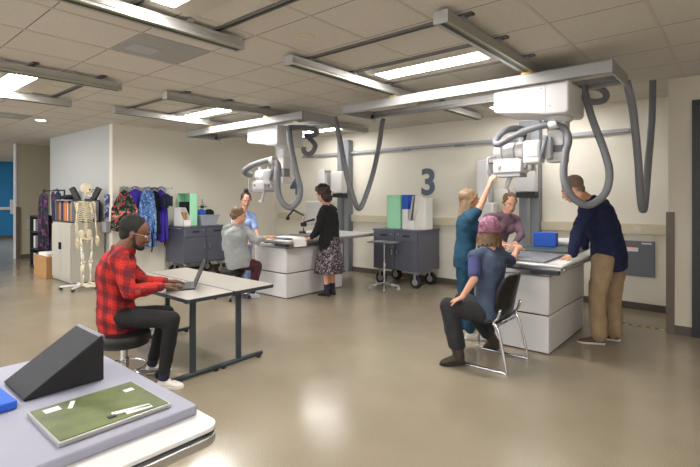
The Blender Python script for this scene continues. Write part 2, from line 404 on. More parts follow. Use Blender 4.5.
# ------------------------------------------------------------------ ceiling rails
ZR0, ZR1 = 2.776, 2.86
def rail(x, y0, y1, label):
    t = thing('ceiling_rail', label, 'rail', (x, (y0+y1)/2, ZR0), group='aluminium ceiling rails')
    pr = [(x-.055, ZR0), (x+.055, ZR0), (x+.055, ZR0+.02), (x+.045, ZR0+.03), (x+.045, ZR1-.02), (x+.05, ZR1), (x-.05, ZR1),
          (x-.045, ZR1-.02), (x-.045, ZR0+.03), (x-.055, ZR0+.02)]
    obj('channel', MB().prism(pr, 'y', y0, y1), 'alu', t, .002)
    obj('slot', B(x-.018, x+.018, y0+.01, y1-.01, ZR0-.002, ZR0+.003), 'cartd', t)
    obj('cable_strip', B(x+.024, x+.034, y0+.01, y1-.01, ZR0-.003, ZR0+.002), 'green_line', t)
    for ye in (y0, y1):
        s = -1 if ye == y0 else 1
        obj('end_cap', B(x-.058, x+.058, min(ye, ye+s*.012), max(ye, ye+s*.012), ZR0-.004, ZR1+.002), 'alu', t)
        bm_ = ye-s*.22
        obj('buffer', MB().cbox((x-.06, bm_, ZR0+.04), (.025, .09, .045)), 'black', t, .006)
        obj('end_buffer', MB().cbox((x-.058, ye-s*.02, ZR0+.04), (.02, .035, .045)), 'black', t, .004)
    y = y0+.23
    while y < y1-.05:
        c = MB(); c.cbox((x, y, ZR1+.008), (.15, .05, .016)); c.cone((x-.06, y, ZR1+.01), (x-.06, y, H), .012); c.cone((x+.06, y, ZR1+.01), (x+.06, y, H), .012)
        c.cone((x+.06, y, ZR1-.004), (x+.06, y, ZR1+.006), .02)
        obj('hanger_bracket', c, 'steel', t, smooth=True); y += S
rail(-1.63, 2.90, 6.9, 'ceiling rail with a green strip, right-hand one above the bay marked 3')
rail(-3.22, 2.90, 6.9, 'bright ceiling rail left of the linear light in the bay marked 3')
rail(-5.50, 2.90, 6.9, 'ceiling rail running above the middle of the far crane bridge')
rail(-7.00, 2.90, 6.9, 'shiny ceiling rail at the left of the far bay by the wall corner')
rail(-3.22, -1.6, 2.34, 'large ceiling rail crossing the top left corner of the picture')
rail(-5.50, -1.6, 2.33, 'grey ceiling rail at the left edge, upper of the two ending there')
rail(-7.00, -1.6, 2.31, 'grey ceiling rail at the left edge, lower of the two with black buffers')
def strut(x0, x1, y, label):
    t = thing('ceiling_strut', label, 'strut', ((x0+x1)/2, y, H-.02), group='slotted ceiling struts')
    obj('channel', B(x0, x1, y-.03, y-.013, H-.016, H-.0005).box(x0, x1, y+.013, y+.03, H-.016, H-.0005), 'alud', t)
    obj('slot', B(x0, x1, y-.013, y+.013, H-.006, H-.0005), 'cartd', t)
strut(-3.35, -1.5, 3.13, 'slotted ceiling strut joining the fronts of the two near bay rails')
strut(-3.35, -1.5, 3.775, 'slotted ceiling strut just in front of the near bay linear light')
strut(-3.35, -1.5, 4.42, 'slotted ceiling strut just behind the near bay linear light')
strut(-3.35, -1.5, 5.1, 'slotted ceiling strut above the near crane bridge')
strut(-3.35, -1.5, 2.12, 'slotted ceiling strut from the large top left rail toward the right')
strut(-3.35, -1.5, 1.47, 'slotted ceiling strut near the top edge above the large left rail')
strut(-7.15, -5.35, 3.13, 'slotted ceiling strut joining the fronts of the two far bay rails')
strut(-7.15, -5.35, 3.775, 'slotted ceiling strut just in front of the far bay linear light')
strut(-7.15, -5.35, 4.42, 'slotted ceiling strut just behind the far bay linear light')
strut(-7.15, -5.35, 2.12, 'slotted ceiling strut joining the ends of the two left edge rails')
strut(-7.15, -5.35, 1.47, 'slotted ceiling strut between the two left edge rails nearer the frame edge')

# ------------------------------------------------------------------ crane bridges
def bridge(x0, x1, yf, label, pts):
    t = thing('crane_bridge', label, 'crane bridge', ((x0+x1)/2, yf+.35, 2.645), group='crane bridges under the ceiling rails')
    obj('front_beam', B(x0, x1, yf, yf+.07, 2.645, 2.75), 'beam', t, .004)
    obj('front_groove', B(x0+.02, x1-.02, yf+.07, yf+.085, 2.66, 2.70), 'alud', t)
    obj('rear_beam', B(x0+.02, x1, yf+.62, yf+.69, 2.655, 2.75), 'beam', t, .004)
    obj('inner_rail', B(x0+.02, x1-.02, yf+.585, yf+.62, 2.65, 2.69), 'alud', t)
    obj('left_buffer', MB().cbox((x0+.03, yf+.60, 2.67), (.05, .05, .05)), 'black', t, .005)
    e = obj('end_plate', B(x1, x1+.02, yf-.005, yf+.70, 2.635, 2.757), 'beam', t, .003)
    s = MB(); [s.cone((x1+.019, yf+q, z), (x1+.026, yf+q, z), .009) for q in (.06, .62) for z in (2.67, 2.72)]
    obj('screw', s, 'steel', e)
    obj('end_plate', B(x0-.02, x0, yf-.005, yf+.70, 2.635, 2.757), 'beam', t, .003)
    for xr in pts:
        for y in (yf+.035, yf+.655):
            obj('trolley', MB().cbox((xr, y, 2.763), (.10, .06, .02)).cone((xr-.055, y, 2.763), (xr+.055, y, 2.763), .011), 'brass', t)
    return t
br = bridge(-4.0, -.9, 4.55, 'long silver crane bridge crossing above the bay marked 3', (-3.22, -1.63))
bl = bridge(-7.7, -4.72, 4.47, 'silver crane bridge under the ceiling in the far bay marked 4', (-7.0, -5.5))
hose('cable_hose', [P(626.5, 81, 4.57), P(631, 100, 4.60), P(634, 119, 4.66), P(638, 159, 4.74), P(640, 190, 4.82), P(642.3, 208.5, 4.9), P(644.8, 203, 4.98), P(648.5, 159, 5.12), P(652, 115.5, 5.28), P(652.7, 84, 5.35), V((-.81, 6.3, 2.87))], .038, br)
hose('cable_hose', [P(334.5, 117, 7.0), P(338, 131, 7.05), P(341, 146, 7.1), P(346.8, 175, 7.2), P(353.7, 199, 7.3), P(358.8, 208.5, 7.4), P(364.3, 200, 7.5), P(372.5, 175, 7.6), P(378.5, 148, 7.7), P(382, 125, 7.8), V((-4.64, 6.3, 2.87))], .042, bl)

# ------------------------------------------------------------------ overhead x-ray units
def crane(cx, cy, dz, label, loop, arm, ringp, hr, yf):
    t = thing('overhead_xray_crane', label, 'x-ray crane', (cx, cy, 1.72+dz))
    top = 2.644
    x0, x1 = cx-.56, cx+.17; y0, y1 = yf, yf+.54
    # tapered housing: deeper to the right
    pr = [(x0, 2.43), (x0+.05, 2.405), (x0+.34, 2.375), (x0+.5, 2.345), (x1-.03, 2.335), (x1, 2.36), (x1, top), (x0, top)]
    ca = obj('carriage_housing', MB().prism(pr, 'y', y0, y1), 'white', t, .018, True, 3)
    obj('panel_seam', B(x1-.215, x1-.211, y0-.002, y0+.003, 2.36, top-.01), 'lgrey', ca)
    obj('panel_screw', MB().cone((x1-.25, y0-.003, 2.60), (x1-.25, y0+.003, 2.60), .006).cone((x1-.17, y0-.003, 2.42), (x1-.17, y0+.003, 2.42), .006), 'mgrey', ca)
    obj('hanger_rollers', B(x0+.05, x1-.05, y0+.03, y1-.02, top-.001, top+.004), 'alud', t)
    # telescopic column
    c = MB()
    obj('column_collar', MB().lathe((cx, cy, 0), [(.135, 2.37), (.135, 2.32), (.115, 2.295), (.10, 2.295)]), 'white2', t, smooth=True)
    zb = 1.90+dz
    sq = lambda h, z0, z1: MB().prism([(cx-h, cy-h*.8), (cx-h*.8, cy-h), (cx+h*.8, cy-h), (cx+h, cy-h*.8), (cx+h, cy+h*.8), (cx+h*.8, cy+h), (cx-h*.8, cy+h), (cx-h, cy+h*.8)], 'z', z0, z1)
    obj('column_upper', sq(.088, 2.18, 2.33), 'white', t, .004)
    obj('column_middle', sq(.078, 2.06+dz*.5, 2.19), 'white2', t, .004)
    obj('column_lower', sq(.068, zb, 2.07+dz*.5), 'mgrey', t, .004)
    obj('column_foot', MB().cbox((cx-.005, cy-.005, zb-.005+.05), (.17, .18, .10)), 'white2', t, .012, True)
    # arm and console
    obj('yoke_arm', MB().cbox((cx-.24, cy, zb+.09), (.34, .10, .10)), 'white2', t, .02, True)
    co = obj('control_console', MB().cbox((cx-.20, cy-.12, zb+.10), (.17, .16, .235)), 'white', t, .025, True, 4)
    obj('console_panel', MB().cbox((cx-.20, cy-.203, zb+.12), (.125, .006, .14)), 'white2', co, .004)
    sp = obj('support_strut', MB().chain([(cx-.07, cy-.17, zb+.23), (cx-.10, cy-.20, zb+.05)], [.024, .018]), 'mgrey', t, smooth=2)
    obj('strut_bracket', MB().cbox((cx-.05, cy-.13, zb+.13), (.06, .08, .22)), 'lgrey', t, .012, True)
    # tube head
    hx, hy, hz = cx-.47, cy, 2.035+dz
    th = MB(); th.cone((hx-.13, hy-.02, hz), (hx+.13, hy-.02, hz), .088, .088, 24); th.ell((hx-.13, hy-.02, hz), (.06, .088, .088)); th.ell((hx+.13, hy-.02, hz), (.045, .088, .088))
    thh = obj('tube_housing', th, 'white', t, smooth=True)
    obj('end_ring', MB().cone((hx+.05, hy-.02, hz), (hx+.065, hy-.02, hz), .094, .094, 24).cone((hx-.08, hy-.02, hz), (hx-.068, hy-.02, hz), .093, .093, 24), 'lgrey', thh, smooth=True)
    obj('cable_plug', MB().cone((hx-.10, hy, hz+.05), (hx-.14, hy, hz+.13), .035, .03), 'lgrey', thh, smooth=True); obj('cable_plug', MB().cone((hx+.10, hy, hz+.05), (hx+.10, hy, hz+.14), .035, .03), 'lgrey', thh, smooth=True)
    obj('rotation_joint', MB().cone((hx+.13, hy+.02, hz-.03), (cx-.2, hy+.02, hz-.03), .07, .06, 20), 'white2', t, smooth=True)
    col = obj('collimator', MB().cbox((hx, hy-.03, hz-.165), (.30, .24, .14)), 'white', t, .018, True, 3)
    obj('collimator_base', MB().cbox((hx, hy-.03, hz-.255), (.27, .21, .04)), 'lgrey', t, .006, True)
    obj('neck_plate', MB().cbox((hx, hy-.03, hz-.088), (.24, .2, .02)), 'lgrey', t, .004)
    obj('collimator_knob', MB().cone((hx+.15, hy-.06, hz-.17), (hx+.18, hy-.06, hz-.17), .035, .03, 18).cone((hx-.08, hy-.15, hz-.17), (hx-.08, hy-.172, hz-.17), .022, .02), 'lgrey', col, smooth=True)
    obj('side_module', MB().cbox((hx+.18, hy+.02, hz-.15), (.08, .14, .12)), 'white2', t, .012, True)
    hp = [(hx-.13, hy-.12, hz-.06), (hx-.18, hy-.17, hz-.07), (hx-.19, hy-.18, hz-.10), (hx-.19, hy-.18, hz-.23), (hx-.17, hy-.15, hz-.25), (hx-.12, hy-.12, hz-.24)]
    obj('grab_handle', MB().tube(spline(hp, .015), .013, 10), 'lgrey', t, smooth=2)
    obj('detector_bracket', MB().chain([(hx-.02, hy, hz-.27), (hx-.06, hy-.02, hz-.40)], [.028, .02]).cbox((hx-.07, hy-.02, hz-.42), (.09, .05, .04)), 'white2', t, smooth=True)
    obj('hose_clamp', MB().cone(arm[0]+V((-.035, 0, -.01)), arm[0]+V((.04, 0, .01)), hr*1.35, hr*1.35, 16), 'white', t, smooth=True)
    hose('cable_hose', loop, hr, t); hose('cable_hose', arm, hr, t); hose('cable_hose', ringp, hr*.95, t)
    return t
near_crane = crane(-1.42, 4.87, 0, 'white overhead x-ray crane with grey hoses above the table where the man leans', 
      [P(583.5, 87, 4.72), P(586, 98, 4.64), P(593.7, 123, 4.5), P(604, 150, 4.42), P(609.5, 174, 4.38), P(604.6, 194, 4.36), P(588, 205, 4.36), P(572, 196.5, 4.36), P(564, 178, 4.38), P(565, 155.5, 4.42), P(568.5, 140, 4.46), P(564, 128.5, 4.5), P(553, 124.6, 4.52)],
      [P(553, 124.6, 4.52), P(545, 125, 4.56), P(530, 129, 4.66), P(512, 137, 4.76), P(500, 143.5, 4.82), P(496, 143.5, 4.86), P(497, 138, 4.9), P(505, 131, 4.93), P(515, 128.5, 4.95), P(524, 131, 4.96), P(521, 142, 5.0)],
      [P(583, 88, 4.76), P(590, 87, 4.8), P(600, 88.5, 4.86), P(606, 94, 4.9), P(604, 100, 4.94), P(595, 102, 4.95), P(585, 101, 4.95)], .036, 4.6)
far_crane = crane(-5.52, 4.87, -.13, 'white overhead x-ray crane hanging in the far bay beside the wall numeral 4',
      [P(290, 127, 7.0), P(289, 131, 6.95), P(290.7, 145, 6.9), P(295.4, 169, 6.85), P(300, 188, 6.83), P(298.5, 200, 6.82), P(290.7, 207.5, 6.82), P(282.5, 203, 6.82), P(278, 191, 6.83), P(277.7, 176, 6.86), P(278, 165, 6.9), P(273, 160, 6.98)],
      [P(273, 160, 6.98), P(268, 160.2, 7.05), P(258, 163, 7.2), P(249, 167, 7.35), P(244.5, 171, 7.42), P(247, 174, 7.5), P(252, 175, 7.55)],
      [P(290, 128, 7.0), P(300, 127.5, 7.1), P(311, 128.6, 7.3), P(317, 131.5, 7.4), P(314, 135, 7.6), P(306, 135.5, 7.7)], .046, 4.58)

hose('cable_hose', [P(306, 135.5, 7.7), P(310.5, 139.5, 7.6), P(315, 145, 7.5), P(313, 151.5, 7.45), P(307.5, 154.5, 7.42), P(303.8, 151, 7.42), P(303.8, 147, 7.42)], .04, far_crane)
# ------------------------------------------------------------------ x-ray tables
def xtable(dx, label, extra):
    x0, x1 = -2.22+dx, -1.46+dx
    t = thing('xray_table', label, 'x-ray table', ((x0+x1)/2, 5.35, 0))
    obj('upper_base', B(x0, x1, 4.71, 6.0, .385, .765), 'white', t, .012, True)
    obj('lower_base', B(x0+.005, x1-.005, 4.715, 5.995, .01, .372), 'white', t, .008, True)
    obj('base_gap', B(x0+.02, x1-.02, 4.73, 5.98, .37, .39), 'cartd', t)
    obj('top_carriage', B(x0+.08, x1-.08, 4.85, 5.9, .76, .845), 'lgrey', t, .01)
    tx0, tx1 = -2.2+dx, -1.31+dx
    obj('top_frame', B(tx0+.02, tx1-.02, 4.64, 6.70, .842, .872), 'steel', t, .004)
    obj('tabletop', B(tx0, tx1, 4.62, 6.72, .872, .90), 'tabletop', t, .012, True, 3)
    obj('side_rail', B(tx1-.012, tx1+.012, 4.66, 6.68, .846, .87), 'alu', t, .003)
    obj('control_strip', B(tx1-.30, tx1-.03, 4.60, 4.66, .805, .845), 'cartd', t, .004)
    obj('bucky_tray', B(x0+.2, x1+.02, 4.66, 4.85, .78, .825), 'steel', t, .004)
    return t
xtable(0, 'white x-ray table with a blue block on it under the near crane', 0)
xtable(-3.83, 'white x-ray table in the far bay where the woman in a skirt stands', 0)

# items on the near table
o = obj('detector_panel', MB().cbox((-1.80, 5.02, .9125), (.60, .72, .022), rz=.03), 'panelg', bevel=.006, smooth=True, loc=(-1.80, 5.02, .9))
tag(o, 'flat grey detector panel at the near end of the table under the near crane', 'panel')
t = thing('positioning_board', 'dark green flat board under the blue block on the x-ray table', 'board', (-1.82, 5.92, .9))
obj('board', MB().cbox((-1.80, 5.92, .912), (.66, .66, .022)), 'greend', t, .006, True); obj('board_rim', MB().cbox((-1.80, 5.92, .903), (.67, .67, .006)), 'alud', t)
o = obj('foam_block', MB().cbox((-1.94, 6.12, 1.012), (.27, .15, .176), rz=.1), 'blue', bevel=.006, loc=(-2.03, 6.12, .924))
tag(o, 'bright blue foam block standing on the dark green board', 'foam block')
bmn = MB(); bmn.ell((-1.72, 6.5, .955), (.34, .17, .055), n=28, m=12)
o = obj('pillow', bmn, 'paper', smooth=2, loc=(-1.72, 6.5, .9)); tag(o, 'white pillow at the far end of the near x-ray table', 'pillow')
o = obj('paper_sheet', MB().cbox((-1.385, 4.98, .902), (.12, .5, .003), rz=.02), 'paper', loc=(-1.385, 4.98, .9)); tag(o, 'white paper strip along the table edge under the leaning man', 'paper')
o = obj('marker_pen', MB().chain([(-2.02, 4.95, .933), (-1.90, 5.10, .933)], [.008, .008]), 'boot', smooth=2, loc=(-1.96, 5.02, .925)); tag(o, 'brown pen lying on the grey detector panel', 'pen')

# items on the far table
o = obj('detector_panel', MB().cbox((-5.62, 5.05, .9125), (.62, .72, .022)), 'panelg', bevel=.005, loc=(-5.62, 5.05, .9)); tag(o, 'grey detector panel on the far x-ray table by the seated woman in grey', 'panel')
def drape(x, y, wdt):
    m_ = MB(); pts = [(x-.22, .93), (x, .932), (x+.19, .93), (x+.215, .90), (x+.225, .84), (x+.23, .80)]
    rings = [[V((a, y-wdt/2, z)), V((a, y+wdt/2, z)), V((a, y+wdt/2, z+.004)), V((a, y-wdt/2, z+.004))] for a, z in pts]
    return m_.ring_loft(rings)
o = obj('draped_sheet', drape(-5.34, 4.83, .26), 'paper', loc=(-5.34, 4.83, .8)); tag(o, 'white paper sheet hanging over the far table edge by the woman in a skirt', 'paper')
t = thing('positioning_device', 'small black and chrome jointed positioning device on the far table', 'positioner', (-6.0, 5.75, .9))
q = V((-6.0, 5.75, .9))
obj('base', MB().cone(q, q+V((0, 0, .04)), .09, .08, 18), 'black', t, smooth=True)
obj('rod', MB().chain([q, q+V((0, 0, .36))], [.01, .01]), 'chrome', t, smooth=2)
obj('joint_arm', MB().chain([q+V((0, 0, .32)), q+V((-.14, -.12, .42)), q+V((-.2, -.2, .3))], [.012, .02, .016]).chain([q+V((0, 0, .2)), q+V((.16, .1, .25))], [.012, .022]), 'black', t, smooth=2)
obj('clamp_block', MB().cbox(q+V((.0, 0, .16)), (.09, .07, .07)).cbox(q+V((-.2, -.2, .27)), (.05, .05, .06)), 'black', t, .006)
o = obj('white_cushion', MB().ell((-5.75, 5.75, .935), (.16, .12, .035), n=24), 'paper', smooth=2, loc=(-5.75, 5.75, .9)); tag(o, 'small white cushion on the far table in front of the woman in the skirt', 'cushion')

# ------------------------------------------------------------------ back wall equipment
def wall_post(cx, label):
    t = thing('wall_post', label, 'post', (cx, 7.33, 0))
    obj('panel', B(cx-.155, cx+.155, 7.28, 7.43, 0, 2.74), 'post', t, .006)
    obj('track', B(cx-.03, cx+.03, 7.265, 7.28, .1, 2.6), 'alud', t)
    bx = obj('detector_box', B(cx-.16, cx+.15, 7.08, 7.262, 1.63, 2.08), 'white', t, .015, True)
    obj('box_face', B(cx-.13, cx+.12, 7.074, 7.08, 1.67, 2.04), 'white2', bx)
    obj('dark_tray', B(cx-.15, cx+.15, 7.12, 7.262, 1.54, 1.625), 'cartd', t, .005)
    return t
wall_post(-2.56, 'grey full height wall post with a white box behind the near crane')
wall_post(-6.42, 'grey full height wall post behind the hanging V hose')
def bucky(cx, label):
    t = thing('upright_detector_stand', label, 'detector stand', (cx, 7.2, 0))
    obj('foot_plate', B(cx-.22, cx+.22, 6.95, 7.41, 0, .03), 'lgrey', t, .005)
    obj('upright', B(cx-.10, cx+.10, 7.22, 7.40, .03, 2.16), 'white', t, .012, True)
    obj('side_channel', B(cx+.10, cx+.13, 7.28, 7.38, .05, 2.1), 'lgrey', t)
    obj('carriage_box', B(cx-.27, cx+.27, 7.02, 7.21, .95, 1.46), 'white', t, .02, True)
    obj('front_plate', B(cx-.24, cx+.24, 7.008, 7.02, .98, 1.43), 'white2', t)
    obj('top_handle', MB().tube([(cx+.1, 7.25, 2.10), (cx+.28, 7.22, 2.10), (cx+.32, 7.22, 2.06)], .012), 'alud', t, smooth=True)
bucky(-7.0, 'white upright detector stand on the wall right of numeral 4')
bucky(-3.3, 'white upright detector stand against the wall behind the teal scrubs woman')
t = thing('wall_frame', 'thin grey wall frame with a small label beside the far grey post', 'frame', (-6.78, 7.42, 1.3))
f = MB(); a, b_, c_, d_ = -6.98, -6.60, 1.52, 1.99
f.box(a, b_, 7.40, 7.43, d_-.02, d_); f.box(a, a+.02, 7.40, 7.43, 1.2, d_); f.box(a, b_, 7.40, 7.43, 1.78, 1.80)
obj('rim', f, 'mgrey', t); obj('label_plate', B(-6.86, -6.68, 7.412, 7.43, 1.86, 1.90), 'lgrey', t)
t = thing('wall_rail', 'long thin grey rail fixed high along the back wall', 'rail', (-4.5, 7.41, 2.48))
obj('rail_bar', B(-7.75, -1.22, 7.385, 7.43, 2.455, 2.505), 'lgrey', t, .004)
obj('rail_lip', B(-7.75, -1.22, 7.375, 7.40, 2.445, 2.457), 'mgrey', t)
for x in (-7.5, -5.6, -4.9, -3.8, -2.2): obj('rail_joint', B(x-.09, x+.09, 7.37, 7.43, 2.438, 2.47), 'mgrey', t, .003)
t = thing('wall_raceway', 'beige power raceway running along the back wall at table height', 'raceway', (-4.5, 7.41, 1.11))
obj('channel', B(-8.6, -.72, 7.375, 7.43, 1.04, 1.18), 'race', t, .005)
for x in (-8.2, -4.27, -3.6, -1.12): obj('outlet', B(x-.04, x+.04, 7.37, 7.376, 1.085, 1.14), 'white2', t, .001)
t = thing('electrical_panel', 'slate grey electrical panel door low on the back wall behind the leaning man', 'electrical panel', (-1.2, 7.42, .46))
pn = obj('panel_door', B(-1.48, -.93, 7.40, 7.43, .465, .945), 'eps', t, .004)
obj('warning_label', B(-1.27, -1.12, 7.396, 7.40, .80, .87), 'label', t); obj('red_strip', B(-1.27, -1.12, 7.394, 7.398, .855, .87), 'redl', t)
obj('maker_label', B(-1.08, -.96, 7.396, 7.40, .905, .925), 'label', t)
obj('latch', MB().cbox((-1.33, 7.395, .69), (.03, .015, .06)), 'black', t, .003)

def numeral(txt, cx, z0, z1, label):
    cu = bpy.data.curves.new('numeral', 'FONT'); cu.body = txt; cu.size = 1; cu.extrude = .006; cu.offset = .028
    o = bpy.data.objects.new('tmp', cu); C.objects.link(o)
    bpy.context.view_layer.update()
    me = bpy.data.meshes.new_from_object(o.evaluated_get(bpy.context.evaluated_depsgraph_get()))
    bpy.data.objects.remove(o)
    xs = [v.co.x for v in me.vertices]; ys = [v.co.y for v in me.vertices]
    s = (z1-z0)/(max(ys)-min(ys)); mx = (max(xs)+min(xs))/2
    for v in me.vertices: v.co = ((v.co.x-mx)*s*1.02, -v.co.z, (v.co.y-min(ys))*s)
    me.materials.append(M['numeral'])
    o = bpy.data.objects.new('wall_numeral', me); C.objects.link(o); o.location = (cx, 7.424, z0)
    tag(o, label, 'numeral', 'painted bay numerals on the back wall')
numeral('3', -4.45, 1.58, 2.08, 'large slate numeral 3 on the cream back wall')
numeral('4', -8.04, 1.60, 2.07, 'large slate numeral 4 on the back wall behind the crane hose')

# ------------------------------------------------------------------ steel carts
def cart(label):
    # local: width along x 0..0.95, depth y 0..0.69, front at y=0
    t = thing('steel_cart', label, 'cart', (0, 0, 0), group='charcoal steel drawer carts')
    obj('body', B(0, .95, .012, .69, .283, .965), 'cart', t, .006, True)
    tp = B(-.012, .962, -.01, .70, .962, .985); obj('top', tp, 'cart', t, .006)
    for i, x in enumerate((.02, .485)):
        dr = obj('drawer', B(x, x+.445, -.008, .012, .79, .95), 'cart', t, .004)
        obj('drawer_pull', B(x+.15, x+.30, -.012, -.007, .865, .90), 'cartd', dr, .002)
        do = obj('door', B(x, x+.445, -.008, .012, .305, .778), 'cart', t, .004)
        hx = x+.40 if i == 0 else x+.045
        obj('door_handle', MB().cbox((hx, -.02, .60), (.022, .024, .10)).cone((hx, -.03, .62), (hx, -.008, .62), .014), 'steel', do, .003)
        obj('drawer_lock', MB().cone((x+.06 if i else x+.38, -.014, .91), (x+.06 if i else x+.38, -.006, .91), .008), 'steel', dr)
    obj('push_bar', MB().tube([(-.02, .06, .95), (-.05, .08, .955), (-.06, .3, .955), (-.05, .6, .955), (-.02, .62, .95)], .01), 'steel', t, smooth=True)
    for x, y in ((.11, .10), (.84, .10), (.11, .58), (.84, .58)):
        w_ = MB(); w_.cone((x, y-.03, .105), (x, y+.03, .105), .105, .105, 28)
        w_.cone((x, y-.034, .105), (x, y+.034, .105), .088, .088, 28)
        wh = obj('wheel', w_, 'rubber', t, .006, True)
        obj('hub', MB().cone((x, y-.038, .105), (x, y+.038, .105), .055, .055, 18), 'steel', wh, smooth=True)
        obj('fork', B(x-.02, x+.02, y-.048, y-.040, .10, .25).box(x-.02, x+.02, y+.040, y+.048, .10, .25).box(x-.05, x+.05, y-.05, y+.05, .24, .283), 'steel', t, .003)
    return t
c1 = cart('charcoal steel cart with two drawers against the back wall below numeral 3')
c2 = copy_tree(c1)
c1.location = (-5.09, 6.60, 0)
c2.location = (-8.0, 4.58, 0); c2.rotation_euler = (0, 0, PI/2); c2['label'] = 'charcoal steel cart against the left wall behind the seated laptop man'
CT = .987
# on the cart under numeral 3
def mag_file(x, y, z, w, d, h, m_, rz, name, label, cat='magazine file', face='y'):
    """open fronted file holder; sloping sides; local y is depth"""
    R = Matrix.Translation((x, y, z)) @ Matrix.Rotation(rz, 4, 'Z'); b = MB(); th = .008
    side = lambda q: MB().prism([(0, 0), (d, 0), (d, h), (d*.55, h), (0, h*.35)], 'x', q, q+th)
    for s_ in (side(0), side(w-th), B(0, w, d-th, d, 0, h), B(0, w, 0, th, 0, h*.35), B(0, w, 0, d, 0, th)): b.add(s_.v, s_.f)
    b.v = [R @ v for v in b.v]
    o = obj(name, b, m_, loc=(x, y, z)); tag(o, label, cat); return R
def foam_box(x0, x1, y0, y1, z0, z1, m_, name, label, cat):
    o = obj(name, B(x0, x1, y0, y1, z0, z1), m_, bevel=.006, smooth=True, loc=((x0+x1)/2, (y0+y1)/2, z0)); tag(o, label, cat); return o
t = thing('file_box', 'tall mint green box on the cart below numeral 3', 'box', (-4.82, 6.85, CT))
obj('shell', B(-4.87, -4.57, 6.72, 6.73, CT, CT+.60).box(-4.87, -4.86, 6.72, 7.02, CT, CT+.60).box(-4.58, -4.57, 6.72, 7.02, CT, CT+.60).box(-4.87, -4.57, 6.72, 7.02, CT, CT+.01), 'green', t, .002)
obj('inner_card', B(-4.855, -4.585, 6.99, 7.015, CT+.01, CT+.58), 'green', t)
o = foam_box(-4.56, -4.44, 6.74, 6.98, CT, CT+.35, 'paper', 'white_box', 'small white box under the blue box on the cart by the green box', 'box')
foam_box(-4.56, -4.44, 6.74, 6.98, CT+.352, CT+.60, 'blue', 'blue_box', 'blue box stacked on a small white box beside the mint green box', 'box')
R_ = mag_file(-4.41, 6.70, CT, .14, .28, .46, 'paper', -.05, 'magazine_file', 'white magazine file with papers on the cart below numeral 3')
for k in range(3):
    o = obj('leaning_paper', MB().cbox((-4.36+.030*k, 6.80+.01*k, CT+.30), (.006, .2, .56), ry=.20-.03*k, rz=-.1), ('paper', 'mgrey', 'paper')[k], loc=(-4.5+.035*k, 6.8, CT+.01))
    tag(o, ('front white sheet leaning in the white magazine file below numeral 3', 'grey folder leaning between the sheets in the white magazine file', 'rear white sheet leaning in the white magazine file below numeral 3')[k], 'paper')
foam_box(-4.26, -4.16, 6.86, 7.10, CT, CT+.54, 'paper', 'document_box', 'white upright document box at the right end of the cart below numeral 3', 'box')
# on the cart by the left wall (its front faces +x)
t = thing('file_box', 'tall open mint green box on the left wall cart', 'box', (-8.35, 5.0, CT))
obj('shell', B(-8.60, -8.59, 4.78, 4.94, CT, CT+.64).box(-8.60, -8.13, 4.93, 4.94, CT, CT+.64).box(-8.60, -8.13, 4.78, 4.94, CT+.63, CT+.64).box(-8.60, -8.13, 4.78, 4.94, CT, CT+.01).box(-8.15, -8.13, 4.78, 4.94, CT, CT+.64), 'green', t, .002)
obj('dark_liner', B(-8.58, -8.2, 4.80, 4.915, CT+.01, CT+.47), 'foamb', t, .004)
mag_file(-8.06, 4.60, CT, .16, .36, .36, 'paper', PI/2, 'magazine_file', 'white magazine file at the near end of the left wall cart')
for k in range(3):
    o = obj('manila_folder', MB().cbox((-8.25-.03*k, 4.67+.035*k, CT+.14), (.22, .006, .25), rz=.05), ('kraft', 'tan', 'kraft')[k], loc=(-8.2, 4.67+.035*k, CT+.01))
    tag(o, ('nearest', 'middle', 'farthest')[k]+' tan folder standing in the white magazine file on the left wall cart', 'folder', 'tan folders in the magazine file')
t = thing('storage_bin', 'translucent plastic bin filled with cloths on the left wall cart', 'bin', (-8.28, 5.22, CT))
bn = MB(); r0 = [V((-8.42, 5.02, CT)), V((-8.10, 5.02, CT)), V((-8.10, 5.34, CT)), V((-8.42, 5.34, CT))]
r1 = [V((-8.46, 4.98, CT+.20)), V((-8.06, 4.98, CT+.20)), V((-8.06, 5.38, CT+.20)), V((-8.46, 5.38, CT+.20))]
bn.ring_loft([r0, r1]); obj('tub', bn, 'clear', t, .006); obj('rim', B(-8.475, -8.045, 4.965, 5.395, CT+.19, CT+.21), 'lgrey', t, .004)
o = obj('blue_cloth', MB().ell((-8.27, 5.10, CT+.25), (.13, .09, .07)), 'blue', smooth=2, loc=(-8.27, 5.1, CT+.2)); tag(o, 'blue cloth bundle heaped in the translucent bin', 'cloth')
o = obj('black_cloth', MB().ell((-8.25, 5.27, CT+.24), (.12, .09, .08)), 'blackc', smooth=2, loc=(-8.25, 5.27, CT+.2)); tag(o, 'black cloth bundle heaped in the translucent bin', 'cloth')
t = thing('rod_stand', 'thin metal rod stand with a cross bar behind the cloth bin', 'stand', (-8.55, 5.3, CT))
obj('rod', MB().chain([(-8.55, 5.3, CT), (-8.55, 5.3, CT+.52)], [.007, .007]), 'steel', t, smooth=2)
obj('cross_bar', MB().chain([(-8.55, 5.19, CT+.36), (-8.55, 5.41, CT+.36)], [.007, .007]).cbox((-8.55, 5.3, CT+.36), (.05, .05, .05)), 'black', t, smooth=True)
obj('foot', B(-8.62, -8.48, 5.2, 5.4, CT, CT+.02), 'steel', t, .004)

